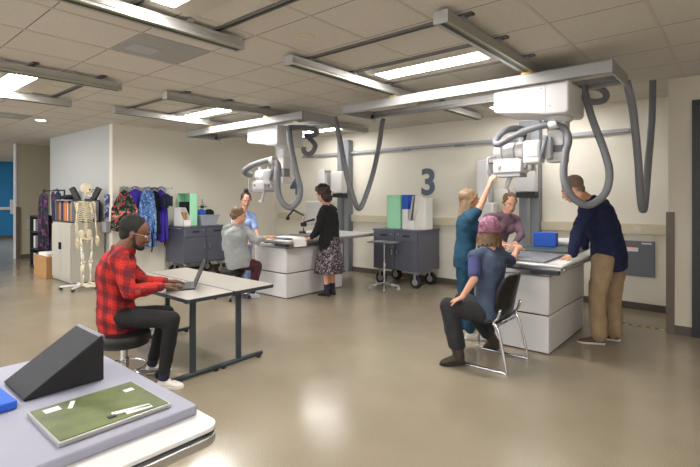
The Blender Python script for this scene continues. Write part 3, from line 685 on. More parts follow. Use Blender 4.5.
# ------------------------------------------------------------------ stools, instrument stand, casters
def star_base(t, cx, cy, r, hub, n=5, ph=0., metal='chrome', wheel='black'):
    for k in range(n):
        a = ph+2*PI*k/n; e = V((cx+r*math.cos(a), cy+r*math.sin(a), 0))
        lg = obj('base_arm', MB().chain([V((cx, cy, hub)), V((e.x, e.y, .07))], [.018, .012]), metal, t, smooth=2)
        d = V((-math.sin(a), math.cos(a), 0))
        obj('caster', MB().cone(e+V((0, 0, .027))-d*.018, e+V((0, 0, .027))+d*.018, .026, .026, 16).cone(e+V((0, 0, .04)), e+V((0, 0, .075)), .009), wheel, lg, smooth=True)
def stool(x, y, z, r, label, ph=0.):
    t = thing('rolling_stool', label, 'stool', (x, y, 0), group='round black rolling stools')
    obj('seat', MB().lathe((x, y, 0), [(r*.9, z-.085), (r*.98, z-.075), (r, z-.05), (r, z-.03), (r*.96, z-.008), (r*.85, z), (.01, z+.002)], 36), 'black', t, smooth=True)
    obj('seat_ring', MB().lathe((x, y, 0), [(r*.93, z-.10), (r*.93, z-.08), (r*.5, z-.08), (r*.5, z-.10)], 32), 'cartd', t, smooth=True)
    obj('post', MB().cone((x, y, .07), (x, y, z-.09), .028, .028, 18), 'chrome', t, smooth=True)
    obj('post_sleeve', MB().cone((x, y, .08), (x, y, .24), .036, .036, 18), 'chrome', t, smooth=True)
    fr = MB(); ring = [V((x+.17*math.cos(a), y+.17*math.sin(a), .17)) for a in [2*PI*k/28 for k in range(29)]]
    obj('foot_ring', MB().tube(ring, .008, 8), 'chrome', t, smooth=2)
    star_base(t, x, y, .27, .10, ph=ph)
    return t
SX, SY = P(124, 197, 3.78).x, P(124, 197, 3.78).y
stool(SX, SY, .455, .205, 'round black rolling stool under the man in the plaid shirt', .2)
stool(-5.98, 4.24, .47, .19, 'round black rolling stool under the woman in the grey hoodie', .5)
t = thing('instrument_stand', 'chrome rolling instrument stand with a flat steel tray before the cart', 'instrument stand', (-4.62, 6.3, 0))
star_base(t, -4.62, 6.3, .25, .10, ph=.3, metal='steel', wheel='lgrey')
obj('pole', MB().cone((-4.62, 6.3, .08), (-4.62, 6.3, .78), .013).cone((-4.62, 6.3, .08), (-4.62, 6.3, .42), .02), 'chrome', t, smooth=True)
obj('clamp_knob', MB().cone((-4.60, 6.28, .42), (-4.56, 6.23, .42), .012, .02).cone((-4.62, 6.3, .40), (-4.62, 6.3, .45), .026), 'chrome', t, smooth=True)
obj('tray', B(-4.87, -4.37, 6.14, 6.44, .78, .787).box(-4.87, -4.37, 6.14, 6.146, .78, .80).box(-4.87, -4.37, 6.434, 6.44, .78, .80).box(-4.87, -4.864, 6.14, 6.44, .78, .80).box(-4.376, -4.37, 6.14, 6.44, .78, .80), 'steel', t)

# ------------------------------------------------------------------ desks
def rrect(x0, x1, y0, y1, r=.03, n=5):
    out = []
    for cx, cy, a0 in ((x1-r, y1-r, 0), (x0+r, y1-r, PI/2), (x0+r, y0+r, PI), (x1-r, y0+r, 1.5*PI)):
        out += [(cx+r*math.cos(a0+PI/2*k/n), cy+r*math.sin(a0+PI/2*k/n)) for k in range(n+1)]
    return out
def desk(y0, y1, label):
    x0, x1 = -5.14, -3.5
    t = thing('training_desk', label, 'desk', ((x0+x1)/2, (y0+y1)/2, 0), group='grey laminate desks pushed together')
    obj('desktop', MB().prism(rrect(x0+.004, x1-.004, y0+.004, y1-.004), 'z', .672, .700), 'desk', t)
    obj('edge_band', MB().prism(rrect(x0, x1, y0, y1), 'z', .668, .697), 'edge', t)
    obj('under_rail', B(x0+.25, x1-.12, y0+.09, y0+.13, .63, .668), 'legmetal', t)
    for x in (x0+.24, x1-.09):
        yc = y0+.10
        lg = obj('leg', B(x-.014, x+.014, yc-.026, yc+.026, .05, .668), 'legmetal', t, .006)
        obj('foot_bar', MB().chain([(x, y0-.09, .035), (x, y0+.36, .035)], [.021, .021]), 'legmetal', lg, smooth=2)
        obj('leveler', MB().cone((x, y0-.06, 0), (x, y0-.06, .02), .02).cone((x, y0+.33, 0), (x, y0+.33, .02), .02), 'black', lg)
        obj('top_bracket', B(x-.02, x+.02, y0+.03, y0+.4, .65, .668), 'legmetal', lg)
    return t
desk(2.035, 2.495, 'grey laminate desk nearest the man, with the laptop on it')
desk(2.503, 2.965, 'grey laminate desk behind the laptop desk, nearer the far bays')
# laptop
fd = V((.50, .866, 0)); rd = V((.866, -.50, 0))
lc = P(181, 287, 4.37); lc.z = .70
t = thing('laptop', 'open dark grey laptop on the near desk under the man\'s hands', 'laptop', lc)
def slab(c, a, b, n, sa, sb, sn):
    m_ = MB(); vs = [c+a*i*sa/2+b*j*sb/2+n*k*sn for k in (0, 1) for j in (-1, 1) for i in (-1, 1)]
    return m_.add(vs, [(0,2,3,1), (4,5,7,6), (0,1,5,4), (2,6,7,3), (0,4,6,2), (1,3,7,5)])
Z = V((0, 0, 1))
obj('keyboard_base', slab(lc, rd, fd, Z, .36, .25, .016), 'lapt', t, .004)
obj('keyboard', slab(lc+fd*.03+Z*.0155, rd, fd, Z, .31, .12, .002), 'black', t)
obj('touchpad', slab(lc-fd*.075+Z*.0155, rd, fd, Z, .10, .06, .0015), 'lgrey', t)
sd = (Z*.92+fd*.38).normalized(); sn = rd.cross(sd)
hc = lc+fd*.125+Z*.016
sc_ = obj('screen_lid', slab(hc+sd*.12, rd, sd, sn, .36, .24, .009), 'lapt', t, .003)
obj('display', slab(hc+sd*.12, rd, sd, -sn, .33, .205, .0015), 'screen', sc_)

# ------------------------------------------------------------------ foreground table with wedge, board and blue sponge
t = thing('imaging_table', 'white rounded-corner imaging table filling the bottom left foreground', 'x-ray table', (-1.65, -.3, 0))
obj('tabletop', MB().prism(rrect(-2.12, -1.145, -1.35, .775, .05, 8), 'z', .888, .90), 'tabletop', t, .002)
obj('dark_strip', MB().prism(rrect(-2.117, -1.148, -1.347, .772, .05, 8), 'z', .882, .888), 'black', t)  # black strip in the gap between top and side rail
obj('side_rail', MB().prism(rrect(-2.11, -1.13, -1.34, .765, .05, 8), 'z', .858, .882), 'steel', t, .003)
obj('upper_base', B(-2.0, -1.32, -1.1, .30, .385, .80), 'white', t, .012, True); obj('lower_base', B(-1.995, -1.325, -1.095, .295, .01, .372), 'white', t, .01, True)
obj('top_carriage', B(-1.95, -1.4, -1.0, .2, .80, .858), 'lgrey', t)
o = obj('table_pad', MB().prism(rrect(-2.07, -1.245, -1.3, .758, .012, 3), 'z', .90, .928), 'pad', bevel=.004, smooth=True, loc=(-1.65, -.3, .9)); tag(o, 'grey foam table pad lying on the white foreground table', 'pad')
o = obj('foam_wedge', MB(), 'foam'); bpy.data.objects.remove(o)
t = thing('foam_wedge', 'black foam positioning wedge on the foreground table', 'wedge', (-1.76, .54, .928))
wd = MB().prism([(.425, .929), (.655, .929), (.655, 1.07), (.648, 1.076), (.425, .934)], 'x', -1.872, -1.662)
obj('foam_body', wd, 'foamb', t, .003)
obj('textured_cover', MB().prism([(.423, .934), (.424, .938), (.645, 1.080), (.651, 1.076)], 'x', -1.873, -1.661), 'foam', t)
obj('top_ridge', MB().prism([(.640, 1.0775), (.657, 1.072), (.657, 1.078), (.645, 1.082)], 'x', -1.873, -1.661), 'panelg', t)
t = thing('cassette_board', 'olive green flat cassette board with silver rim beside the black wedge', 'board', (-1.417, .55, .928))
obj('frame', B(-1.544, -1.291, .402, .697, .929, .941), 'alu', t, .002)
obj('face', B(-1.538, -1.297, .408, .691, .941, .943), 'olive', t)
for (x, y, a, b_, rz) in ((-1.502, .452, .03, .04, 0), (-1.475, .655, .022, .028, 0), (-1.335, .60, .018, .10, -.25), (-1.318, .615, .02, .07, -.1), (-1.497, .50, .012, .05, 1.1)):
    obj('white_sticker', MB().cbox((x, y, .9435), (a, b_, .0012), rz=rz), 'label', t)
obj('corner_clip', MB().cbox((-1.33, .545, .944), (.014, .02, .003)), 'cartd', t)
o = obj('foam_sponge', MB().cbox((-1.80, .262, .941), (.36, .26, .024), rz=.05), 'blue', bevel=.004, loc=(-1.8, .262, .929)); tag(o, 'flat blue foam sponge at the left edge of the foreground table', 'sponge')

# ------------------------------------------------------------------ left side furniture
t = thing('storage_cabinet', 'putty two-door steel cabinet behind the skeleton', 'cabinet', (-9.5, 3.28, 0))
obj('body', B(-10.0, -9.03, 3.02, 3.57, .02, 1.085), 'cab', t, .006)
for a, b_, hx in ((-9.985, -9.52, -9.55), (-9.51, -9.045, -9.48)):
    d = obj('door', B(a, b_, 3.0, 3.02, .07, 1.05), 'cab', t, .004)
    obj('handle', MB().cbox((hx, 2.985, .66), (.02, .02, .13)), 'black', d, .004)
obj('plinth', B(-9.98, -9.05, 3.03, 3.56, 0, .04), 'base', t)
t = thing('file_organizer', 'grey steel organizer full of folders on the putty cabinet', 'organizer', (-9.5, 3.3, 1.085))
og = MB(); z0 = 1.087; z1 = 1.50
og.box(-9.96, -9.12, 3.05, 3.07, z0, z0+.02); og.box(-9.96, -9.94, 3.05, 3.52, z0, z1); og.box(-9.14, -9.12, 3.05, 3.52, z0, z1); og.box(-9.96, -9.12, 3.05, 3.52, z1-.02, z1)
og.box(-9.96, -9.12, 3.5, 3.52, z0, z1); og.box(-9.96, -9.12, 3.05, 3.52, z0, z0+.02)
obj('shell', og, 'mgrey', t, .003)
cols = ['orange', 'kraft', 'navyf', 'navyf', 'orange', 'kraft', 'orange', 'paper', 'navyf', 'kraft', 'orange', 'kraft']
for k, m_ in enumerate(cols):
    x = -9.90+k*.062
    o = obj('file_folder', B(x, x+.022, 3.09, 3.48, z0+.022, z0+.022+.33+.02*(k % 3)), m_, loc=(x, 3.3, z0+.022))
    nth = ['first', 'second', 'third', 'fourth', 'fifth', 'sixth', 'seventh', 'eighth', 'ninth', 'tenth', 'eleventh', 'twelfth'][k]
    tag(o, {'orange': 'orange', 'kraft': 'tan', 'navyf': 'navy', 'paper': 'white'}[m_]+' folder, '+nth+' from the left in the grey organizer', 'folder', 'folders in the grey organizer')
t = thing('v_cradle', 'black V-shaped foam cradle on top of the grey organizer behind the skull', 'cradle', (-9.2, 3.3, 1.5))
obj('left_wing', MB().cbox((-9.40, 3.2, 1.61), (.09, .07, .25), rz=.7, ry=-.5), 'black', t, .004); obj('right_wing', MB().cbox((-9.10, 3.45, 1.61), (.09, .07, .25), rz=.7, ry=.5), 'black', t, .004)
obj('base', MB().cbox((-9.25, 3.33, 1.508), (.34, .10, .016), rz=.7), 'black', t)
obj('back_card', MB().cbox((-9.27, 3.34, 1.58), (.28, .01, .13), rz=.7), 'lgrey', t)
for k, (x, m_, lb) in enumerate(((-9.86, 'purplef', 'folded purple print cloth heap at the left end of the organizer top'), (-9.66, 'blackc', 'folded black cloth heap in the middle of the organizer top'))):
    o = obj('folded_cloth', MB().ell((x, 3.27, 1.545), (.13, .18, .05)), m_, smooth=2, loc=(x, 3.27, 1.5)); tag(o, lb, 'cloth')
t = thing('bookshelf', 'low dark bookshelf beside the hanging purple cloths', 'bookshelf', (-11.8, 3.4, 0))
bs = B(-12.08, -12.05, 3.2, 3.56, 0, 1.14).box(-11.53, -11.5, 3.2, 3.56, 0, 1.14).box(-12.08, -11.5, 3.54, 3.56, 0, 1.14)
for z in (.02, .4, .77, 1.11): bs.box(-12.08, -11.5, 3.2, 3.56, z, z+.03)
obj('carcass', bs, 'foamb', t, .002)
nb = 0
for z in (.05, .43, .80):
    for k in range(4):
        x = -12.0+k*.11; nb += 1
        o = obj('binder', B(x, x+.06, 3.25, 3.5, z, z+.26), ('paper', 'mgrey', 'mauve', 'kraft')[k], bevel=.003, loc=(x+.03, 3.37, z))
        tag(o, ('white', 'grey', 'mauve', 'tan')[k]+' binder on the '+{.05: 'bottom', .43: 'middle', .80: 'top'}[z]+' shelf of the dark bookshelf', 'binder', 'binders in the dark bookshelf')
t = thing('cardboard_box', 'tan cardboard box on the floor left of the putty cabinet', 'box', (-10.4, 3.1, 0))
obj('box_body', B(-10.8, -10.06, 2.93, 3.35, 0, .36), 'tan', t, .005); obj('box_lid', B(-10.81, -10.05, 2.92, 3.36, .32, .40), 'tan', t, .004)
o = obj('paper_stack', B(-10.7, -10.2, 2.98, 3.28, .401, .46), 'paper', bevel=.01, loc=(-10.45, 3.1, .4)); tag(o, 'stack of white papers lying on the tan cardboard box', 'papers')
for (x, z0, z1, w_, lb) in ((-8.98, 1.38, 1.60, .22, 'upper purple and blue poster on the grey wall behind the skeleton'), (-9.0, 1.14, 1.36, .17, 'lower purple poster on the grey wall beside the skeleton arm')):
    o = obj('wall_poster', B(x-w_/2, x+w_/2, 3.59, 3.6, z0, z1), 'posterb', loc=(x, 3.595, z0)); tag(o, lb, 'poster')
o = obj('towel_dispenser', B(-9.0, -8.8, 3.50, 3.6, .90, 1.10), 'lgrey', bevel=.015, smooth=True, loc=(-8.9, 3.55, .9)); tag(o, 'grey wall dispenser at the wall corner behind the skeleton', 'dispenser')
o = obj('wall_phone', B(-13.9, -13.80, 3.62, 3.86, .75, .98), 'lgrey', bevel=.01, loc=(-13.85, 3.74, .75)); tag(o, 'grey box on the taupe corridor wall at the far left', 'dispenser')
t = thing('door_push_bar', 'white push bar across the blue wall at the far left', 'push bar', (-21.2, 4.6, 1.1))
obj('bar', B(-21.22, -21.16, 3.2, 5.06, 1.06, 1.17), 'white', t, .01); obj('bracket', B(-21.27, -21.14, 4.98, 5.10, .9, 1.45), 'white2', t, .01)

# hanging aprons
def apron(name, label, m_, A, wv, z1, z0, wtop, wbot, group, ph=0, straps=True):
    """hanging cloth: A = point under the hook, wv = width direction"""
    A = V(A); wv = V(wv).normalized(); nv = wv.cross(Z); t = thing(name, label, 'apron', (A.x, A.y, z0), group=group)
    nu, nv_ = 22, 26; vs = []; fs = []
    for j in range(nv_+1):
        s = j/nv_; z = z1+(z0-z1)*s; w_ = wtop+(wbot-wtop)*min(1, s*2.2)**.8
        for i in range(nu+1):
            q = i/nu-.5; fold = (.012+.022*s)*math.sin(q*22+ph+s*1.5)+.01*math.sin(q*41+ph*2)
            droop = .07*abs(q)*2*(1-s)**2
            vs.append(A*1+wv*(q*w_)+nv*(fold+.03*math.sin(s*3+ph))+V((0, 0, z-A.z-droop+.02*math.sin(q*9+ph)*s)))
    n1 = nu+1
    for j in range(nv_):
        for i in range(nu): fs.append((j*n1+i, j*n1+i+1, (j+1)*n1+i+1, (j+1)*n1+i))
    mb = MB().add(vs, fs); o = obj('cloth', mb, m_, t, smooth=2)
    sl = o.modifiers.new('thick', 'SOLIDIFY'); sl.thickness = .012
    if straps:
        for k in (-1, 1): obj('strap', MB().tube(spline([A+wv*(k*.06)+V((0, 0, z1-A.z)), A+wv*(k*.05)+V((0, 0, z1-A.z+.03)), A+V((0, 0, z1-A.z+.045))], .02), .008, 6), m_, t, smooth=2)
        obj('hem_strap', MB().tube(spline([A+wv*(wbot*.2)+nv*.02+V((0, 0, z0-A.z+.3)), A+wv*(wbot*.22)+nv*.05+V((0, 0, z0-A.z+.05)), A+wv*(wbot*.2)+nv*.03+V((0, 0, z0-A.z-.09))], .04), .012, 6), 'blackc', t, smooth=2)
    return t
t = thing('apron_rack', 'thin wire rack of hooks on the left wall holding bright aprons', 'rack', (-8.7, 4.1, 1.72))
obj('wall_plate', B(-8.76, -8.74, 3.72, 4.62, 1.66, 1.74), 'steel', t)
for y in (3.7, 3.9, 4.1, 4.3, 4.55):
    obj('hook_arm', MB().tube([(-8.74, y+.05, 1.70), (-8.5, y, 1.72), (-8.35, y-.03, 1.715), (-8.33, y-.03, 1.74)], .007, 8), 'chrome', t, smooth=True)
G1 = 'lead aprons on the left wall rack'
apron('lead_apron', 'pink and green floral apron, leftmost on the left wall rack', 'floral', (-8.46, 3.68, 1.7), (.1, 1, 0), 1.69, .95, .16, .44, G1, .3)
apron('lead_apron', 'purple apron hanging just right of the floral one', 'purple', (-8.55, 3.92, 1.7), (.1, 1, 0), 1.70, .95, .30, .40, G1, 1.2)
apron('lead_apron', 'light blue print apron in the middle of the wall rack', 'ltblue', (-8.42, 4.08, 1.7), (.1, 1, 0), 1.69, .62, .22, .34, G1, 2.2)
apron('lead_apron', 'black apron narrow between the light blue and right purple aprons', 'blackc', (-8.46, 4.24, 1.7), (.1, 1, 0), 1.68, .85, .16, .2, G1, 3.1)
apron('lead_apron', 'long purple apron, rightmost on the left wall rack', 'purple', (-8.52, 4.40, 1.7), (.1, 1, 0), 1.70, .70, .18, .26, G1, 4.4)
apron('thyroid_collar', 'small navy collar hanging over the right end of the apron rack', 'navy', (-8.38, 4.43, 1.62), (.2, 1, 0), 1.62, 1.36, .26, .22, G1, 5.2, False)
t = thing('garment_rack', 'dark metal garment rack left of the putty cabinet', 'rack', (-11.0, 3.25, 0))
obj('frame', MB().chain([(-11.35, 3.25, .05), (-11.35, 3.25, 1.68), (-10.1, 3.25, 1.68), (-10.1, 3.25, .7)], [.014]*4), 'black', t, smooth=2)
obj('foot', MB().chain([(-11.35, 3.1, .02), (-11.35, 3.45, .02)], [.018, .018]), 'black', t, smooth=2)
G2 = 'dark aprons on the garment rack'
apron('lead_apron', 'purple and black floral apron, leftmost on the garment rack', 'purplef', (-11.12, 3.2, 1.6), (1, .1, 0), 1.66, .42, .34, .46, G2, .6)
apron('lead_apron', 'second purple floral apron on the garment rack beside the cabinet', 'purplef', (-10.75, 3.27, 1.6), (1, -.1, 0), 1.66, .5, .26, .40, G2, 2.6)
apron('lead_apron', 'black apron on the garment rack closest to the putty cabinet', 'navy', (-10.42, 3.22, 1.6), (1, 0, 0), 1.67, .48, .28, .36, G2, 4.0)

# ------------------------------------------------------------------ anatomical skeleton (faces right in the picture)
def skeleton(x, y, rz):
    t = thing('anatomical_skeleton', 'life-size white anatomical skeleton model on a wheeled stand', 'skeleton', (x, y, 0), rz)
    W = wmat(t)
    def put(name, mb, m_='bone', parent=t, smooth=2):
        mb.v = [W @ v for v in mb.v]; return obj(name, mb, m_, parent, smooth=smooth)
    # local axes: x = its right, y = front
    sk = MB(); sk.ell((0, -.01, 1.70), (.076, .095, .085), n=24, m=16).ell((0, .055, 1.655), (.056, .045, .06)); sk.ell((.045, .06, 1.64), (.02, .035, .014)).ell((-.045, .06, 1.64), (.02, .035, .014))
    skull = put('skull', sk)
    put('eye_socket', MB().ell((.03, .088, 1.672), (.017, .016, .016)).ell((-.03, .088, 1.672), (.017, .016, .016)).ell((0, .098, 1.643), (.009, .01, .013)), 'boned', skull)
    put('jaw', MB().chain([(-.055, .01, 1.62), (-.045, .055, 1.575), (0, .085, 1.565), (.045, .055, 1.575), (.055, .01, 1.62)], [.011]*5)); put('teeth', MB().ell((0, .085, 1.598), (.026, .016, .016)), 'paper', skull)
    sp = MB(); 
    for k in range(24):
        s = k/23; z = 1.60-.66*s; yy = -.035-.035*math.sin(s*PI*2.0)*.8+(.02 if s < .1 else 0)
        r = .016+.012*s; sp.ell((0, yy, z), (r, r, .0115), n=10, m=6); sp.cone((0, yy-.012, z), (0, yy-.05, z-.012), .006, .004, 6)
    put('spine', sp)
    for k in range(11):
        for sgn in (-1, 1):
            s = k/10; z = 1.47-.031*k; w_ = .075+.065*math.sin(min(1, s*1.15+.12)*PI*.62); dp = .075+.03*s
            pts = []
            n = 8 if k < 8 else 5
            for i in range(n+1):
                a = PI*.98*i/8
                pts.append((sgn*w_*math.sin(a), -.035-dp*math.cos(a)+.02, z-.05*i/8*(1+.6*s)+.01*math.sin(a)))
            put('rib', MB().tube(pts, .006, 6))
    put('sternum', MB().chain([(0, .075, 1.43), (0, .095, 1.34), (0, .1, 1.27)], [.018, .013, .01]))
    for s in (-1, 1):
        put('clavicle', MB().chain([(0, .07, 1.45), (s*.09, .05, 1.475), (s*.165, .0, 1.475)], [.009, .007, .009]))
        put('scapula', MB().prism([(s*.05, 1.44), (s*.16, 1.47), (s*.10, 1.27)], 'y', -.105, -.095), smooth=0)
        pel = MB().ell((s*.085, -.03, .93), (.065, .022, .075), (V((1, 0, 0)), V((0, 1, .2)), V((0, 0, 1)))).chain([(s*.085, .0, .87), (s*.03, .03, .83), (0, .03, .83)], [.02, .014, .014]).chain([(s*.07, -.03, .87), (s*.05, -.03, .79)], [.02, .014])
        put('pelvis_bone', pel)
        hx = s*.095
        put('femur', MB().chain([(s*.075, -.005, .86), (s*.125, -.005, .85), (hx, .015, .62), (s*.085, .0, .455)], [.022, .017, .013, .024]).ell((s*.065, 0, .45), .02).ell((s*.105, 0, .45), .02))
        put('patella', MB().ell((s*.085, .03, .46), (.018, .012, .02)))
        put('tibia', MB().chain([(s*.085, .0, .42), (s*.083, .008, .25), (s*.085, -.005, .09)], [.024, .011, .015]))
        put('fibula', MB().chain([(s*.115, -.008, .40), (s*.11, -.008, .10)], [.008, .008]))
        ft = MB().chain([(s*.085, -.035, .085), (s*.085, .0, .095), (s*.09, .06, .075)], [.021, .02, .016])
        for q in range(5): ft.chain([(s*(.07+.011*q), .05, .08), (s*(.062+.017*q), .12-.006*q, .063), (s*(.06+.019*q), .165-.012*q, .06)], [.008, .006, .006])
        put('foot_bones', ft)
        sx = s*.185
        put('humerus', MB().chain([(s*.17, -.01, 1.45), (sx, -.01, 1.44), (s*.205, -.01, 1.28), (s*.215, -.005, 1.15)], [.02, .022, .011, .017]))
        put('ulna', MB().chain([(s*.222, -.015, 1.14), (s*.228, .0, .90)], [.011, .007])); put('radius', MB().chain([(s*.208, .0, 1.13), (s*.215, .02, .90)], [.008, .010]))
        hd = MB()
        for q in range(8): hd.ell((s*.22+.012*((q % 4)-1.5)*.7, .012+.012*((q % 4)-1.5), .885-.014*(q//4)), .009, n=8, m=6)
        for q in range(5):
            y0 = -.02+.016*q; L = (.13, .16, .175, .16, .09)[q]
            hd.chain([(s*.22, .005+y0*.7, .87), (s*.222, y0+.005, .87-L*.45), (s*.222, y0*1.15+.005, .87-L*.75), (s*.22, y0*1.2+.008, .87-L)], [.006, .0065, .005, .004], 8)
        put('hand_bones', hd)
    put('sacrum', MB().chain([(0, -.07, .94), (0, -.085, .86), (0, -.07, .80)], [.035, .022, .01]))
    put('pole', MB().chain([(0, -.10, .06), (0, -.10, .93), (0, -.07, .95)], [.012]*3), 'chrome')
    hub = put('stand_hub', MB().cone((0, -.10, .04), (0, -.10, .09), .05, .035, 18), 'white')
    for k in range(5):
        a = 2*PI*k/5+.3; e = V((.30*math.cos(a), -.10+.30*math.sin(a), .055))
        l_ = put('base_arm', MB().chain([(0, -.10, .065), e], [.026, .017]), 'white')
        put('caster', MB().cone((e.x-.016, e.y, .026), (e.x+.016, e.y, .026), .026, .026, 14), 'black', l_, True)
    return t
skeleton(-8.44, 3.05, -math.radians(61))

# ------------------------------------------------------------------ people
def remesh(o, vox, smooth_it=4, wr=0, wrs=.12, fac=.5):
    m_ = o.modifiers.new('r', 'REMESH'); m_.mode = 'VOXEL'; m_.voxel_size = vox; m_.use_smooth_shade = True
    if smooth_it: s_ = o.modifiers.new('s', 'SMOOTH'); s_.iterations = smooth_it; s_.factor = fac
    if wr:
        tx = bpy.data.textures.new('w', 'CLOUDS'); tx.noise_scale = wrs; tx.noise_depth = 2
        d_ = o.modifiers.new('d', 'DISPLACE'); d_.texture = tx; d_.strength = wr; d_.mid_level = .5; d_.texture_coords = 'LOCAL'
        s_ = o.modifiers.new('s2', 'SMOOTH'); s_.iterations = 2
    bpy.context.view_layer.update()
    dg = bpy.context.evaluated_depsgraph_get(); me = bpy.data.meshes.new_from_object(o.evaluated_get(dg))
    old = o.data; mats = list(old.materials); o.modifiers.clear(); o.data = me; me.name = o.name
    me.materials.clear(); [me.materials.append(q) for q in mats]; me.shade_smooth()
    bpy.data.meshes.remove(old)
    return o

def hand(mb, w, f, palm, side, s=1., curl=.35, spread=1., thumb=.6):
    """w wrist, f forward, palm = palm normal (towards the palm), side +1: thumb along f x palm"""
    f = V(f).normalized(); p = V(palm); p = (p-f*p.dot(f)).normalized(); a = f.cross(p)*side
    w = V(w)
    # palm plate from four metacarpals
    offs = (-.030, -.010, .010, .029); lens = (.062, .072, .078, .074); rad = (.0085, .0095, .0095, .0095)
    for k in range(4):
        b0 = w+a*offs[k]*.55*s+f*.005*s; k0 = w+a*offs[k]*s+f*(.082+.006*(k > 0))*s
        mb.chain([b0, k0], [.015*s, .0125*s], 10)
        th = curl*(1.15-.1*k); q = k0; d = f
        L = lens[k]*s
        dirs = a*(offs[k]*1.6*spread)
        for j, fr in enumerate((.45, .30, .25)):
            ang = th*(j+1)*.8
            d = (f*math.cos(ang)+p*math.sin(ang)+dirs).normalized(); n_ = q+d*L*fr
            mb.chain([q, n_], [rad[k]*s*(1-.08*j), rad[k]*s*(.94-.1*j)], 10); q = n_
    t0 = w+a*.020*s+f*.02*s+p*.006*s; t1 = t0+(a*.75+f*.75+p*.25).normalized()*.045*s; t2 = t1+(f*.95+a*.35+p*thumb*.7).normalized()*.033*s; t3 = t2+(f*1.+a*.0+p*thumb*.8).normalized()*.026*s
    mb.chain([t0, t1, t2, t3], [.016*s, .012*s, .0105*s, .0085*s], 10)

def head_frame(fwd, up=(0, 0, 1)):
    f = V(fwd).normalized(); u = V(up); u = (u-f*u.dot(f)).normalized(); s = f.cross(u); return s, f, u     # s = its right

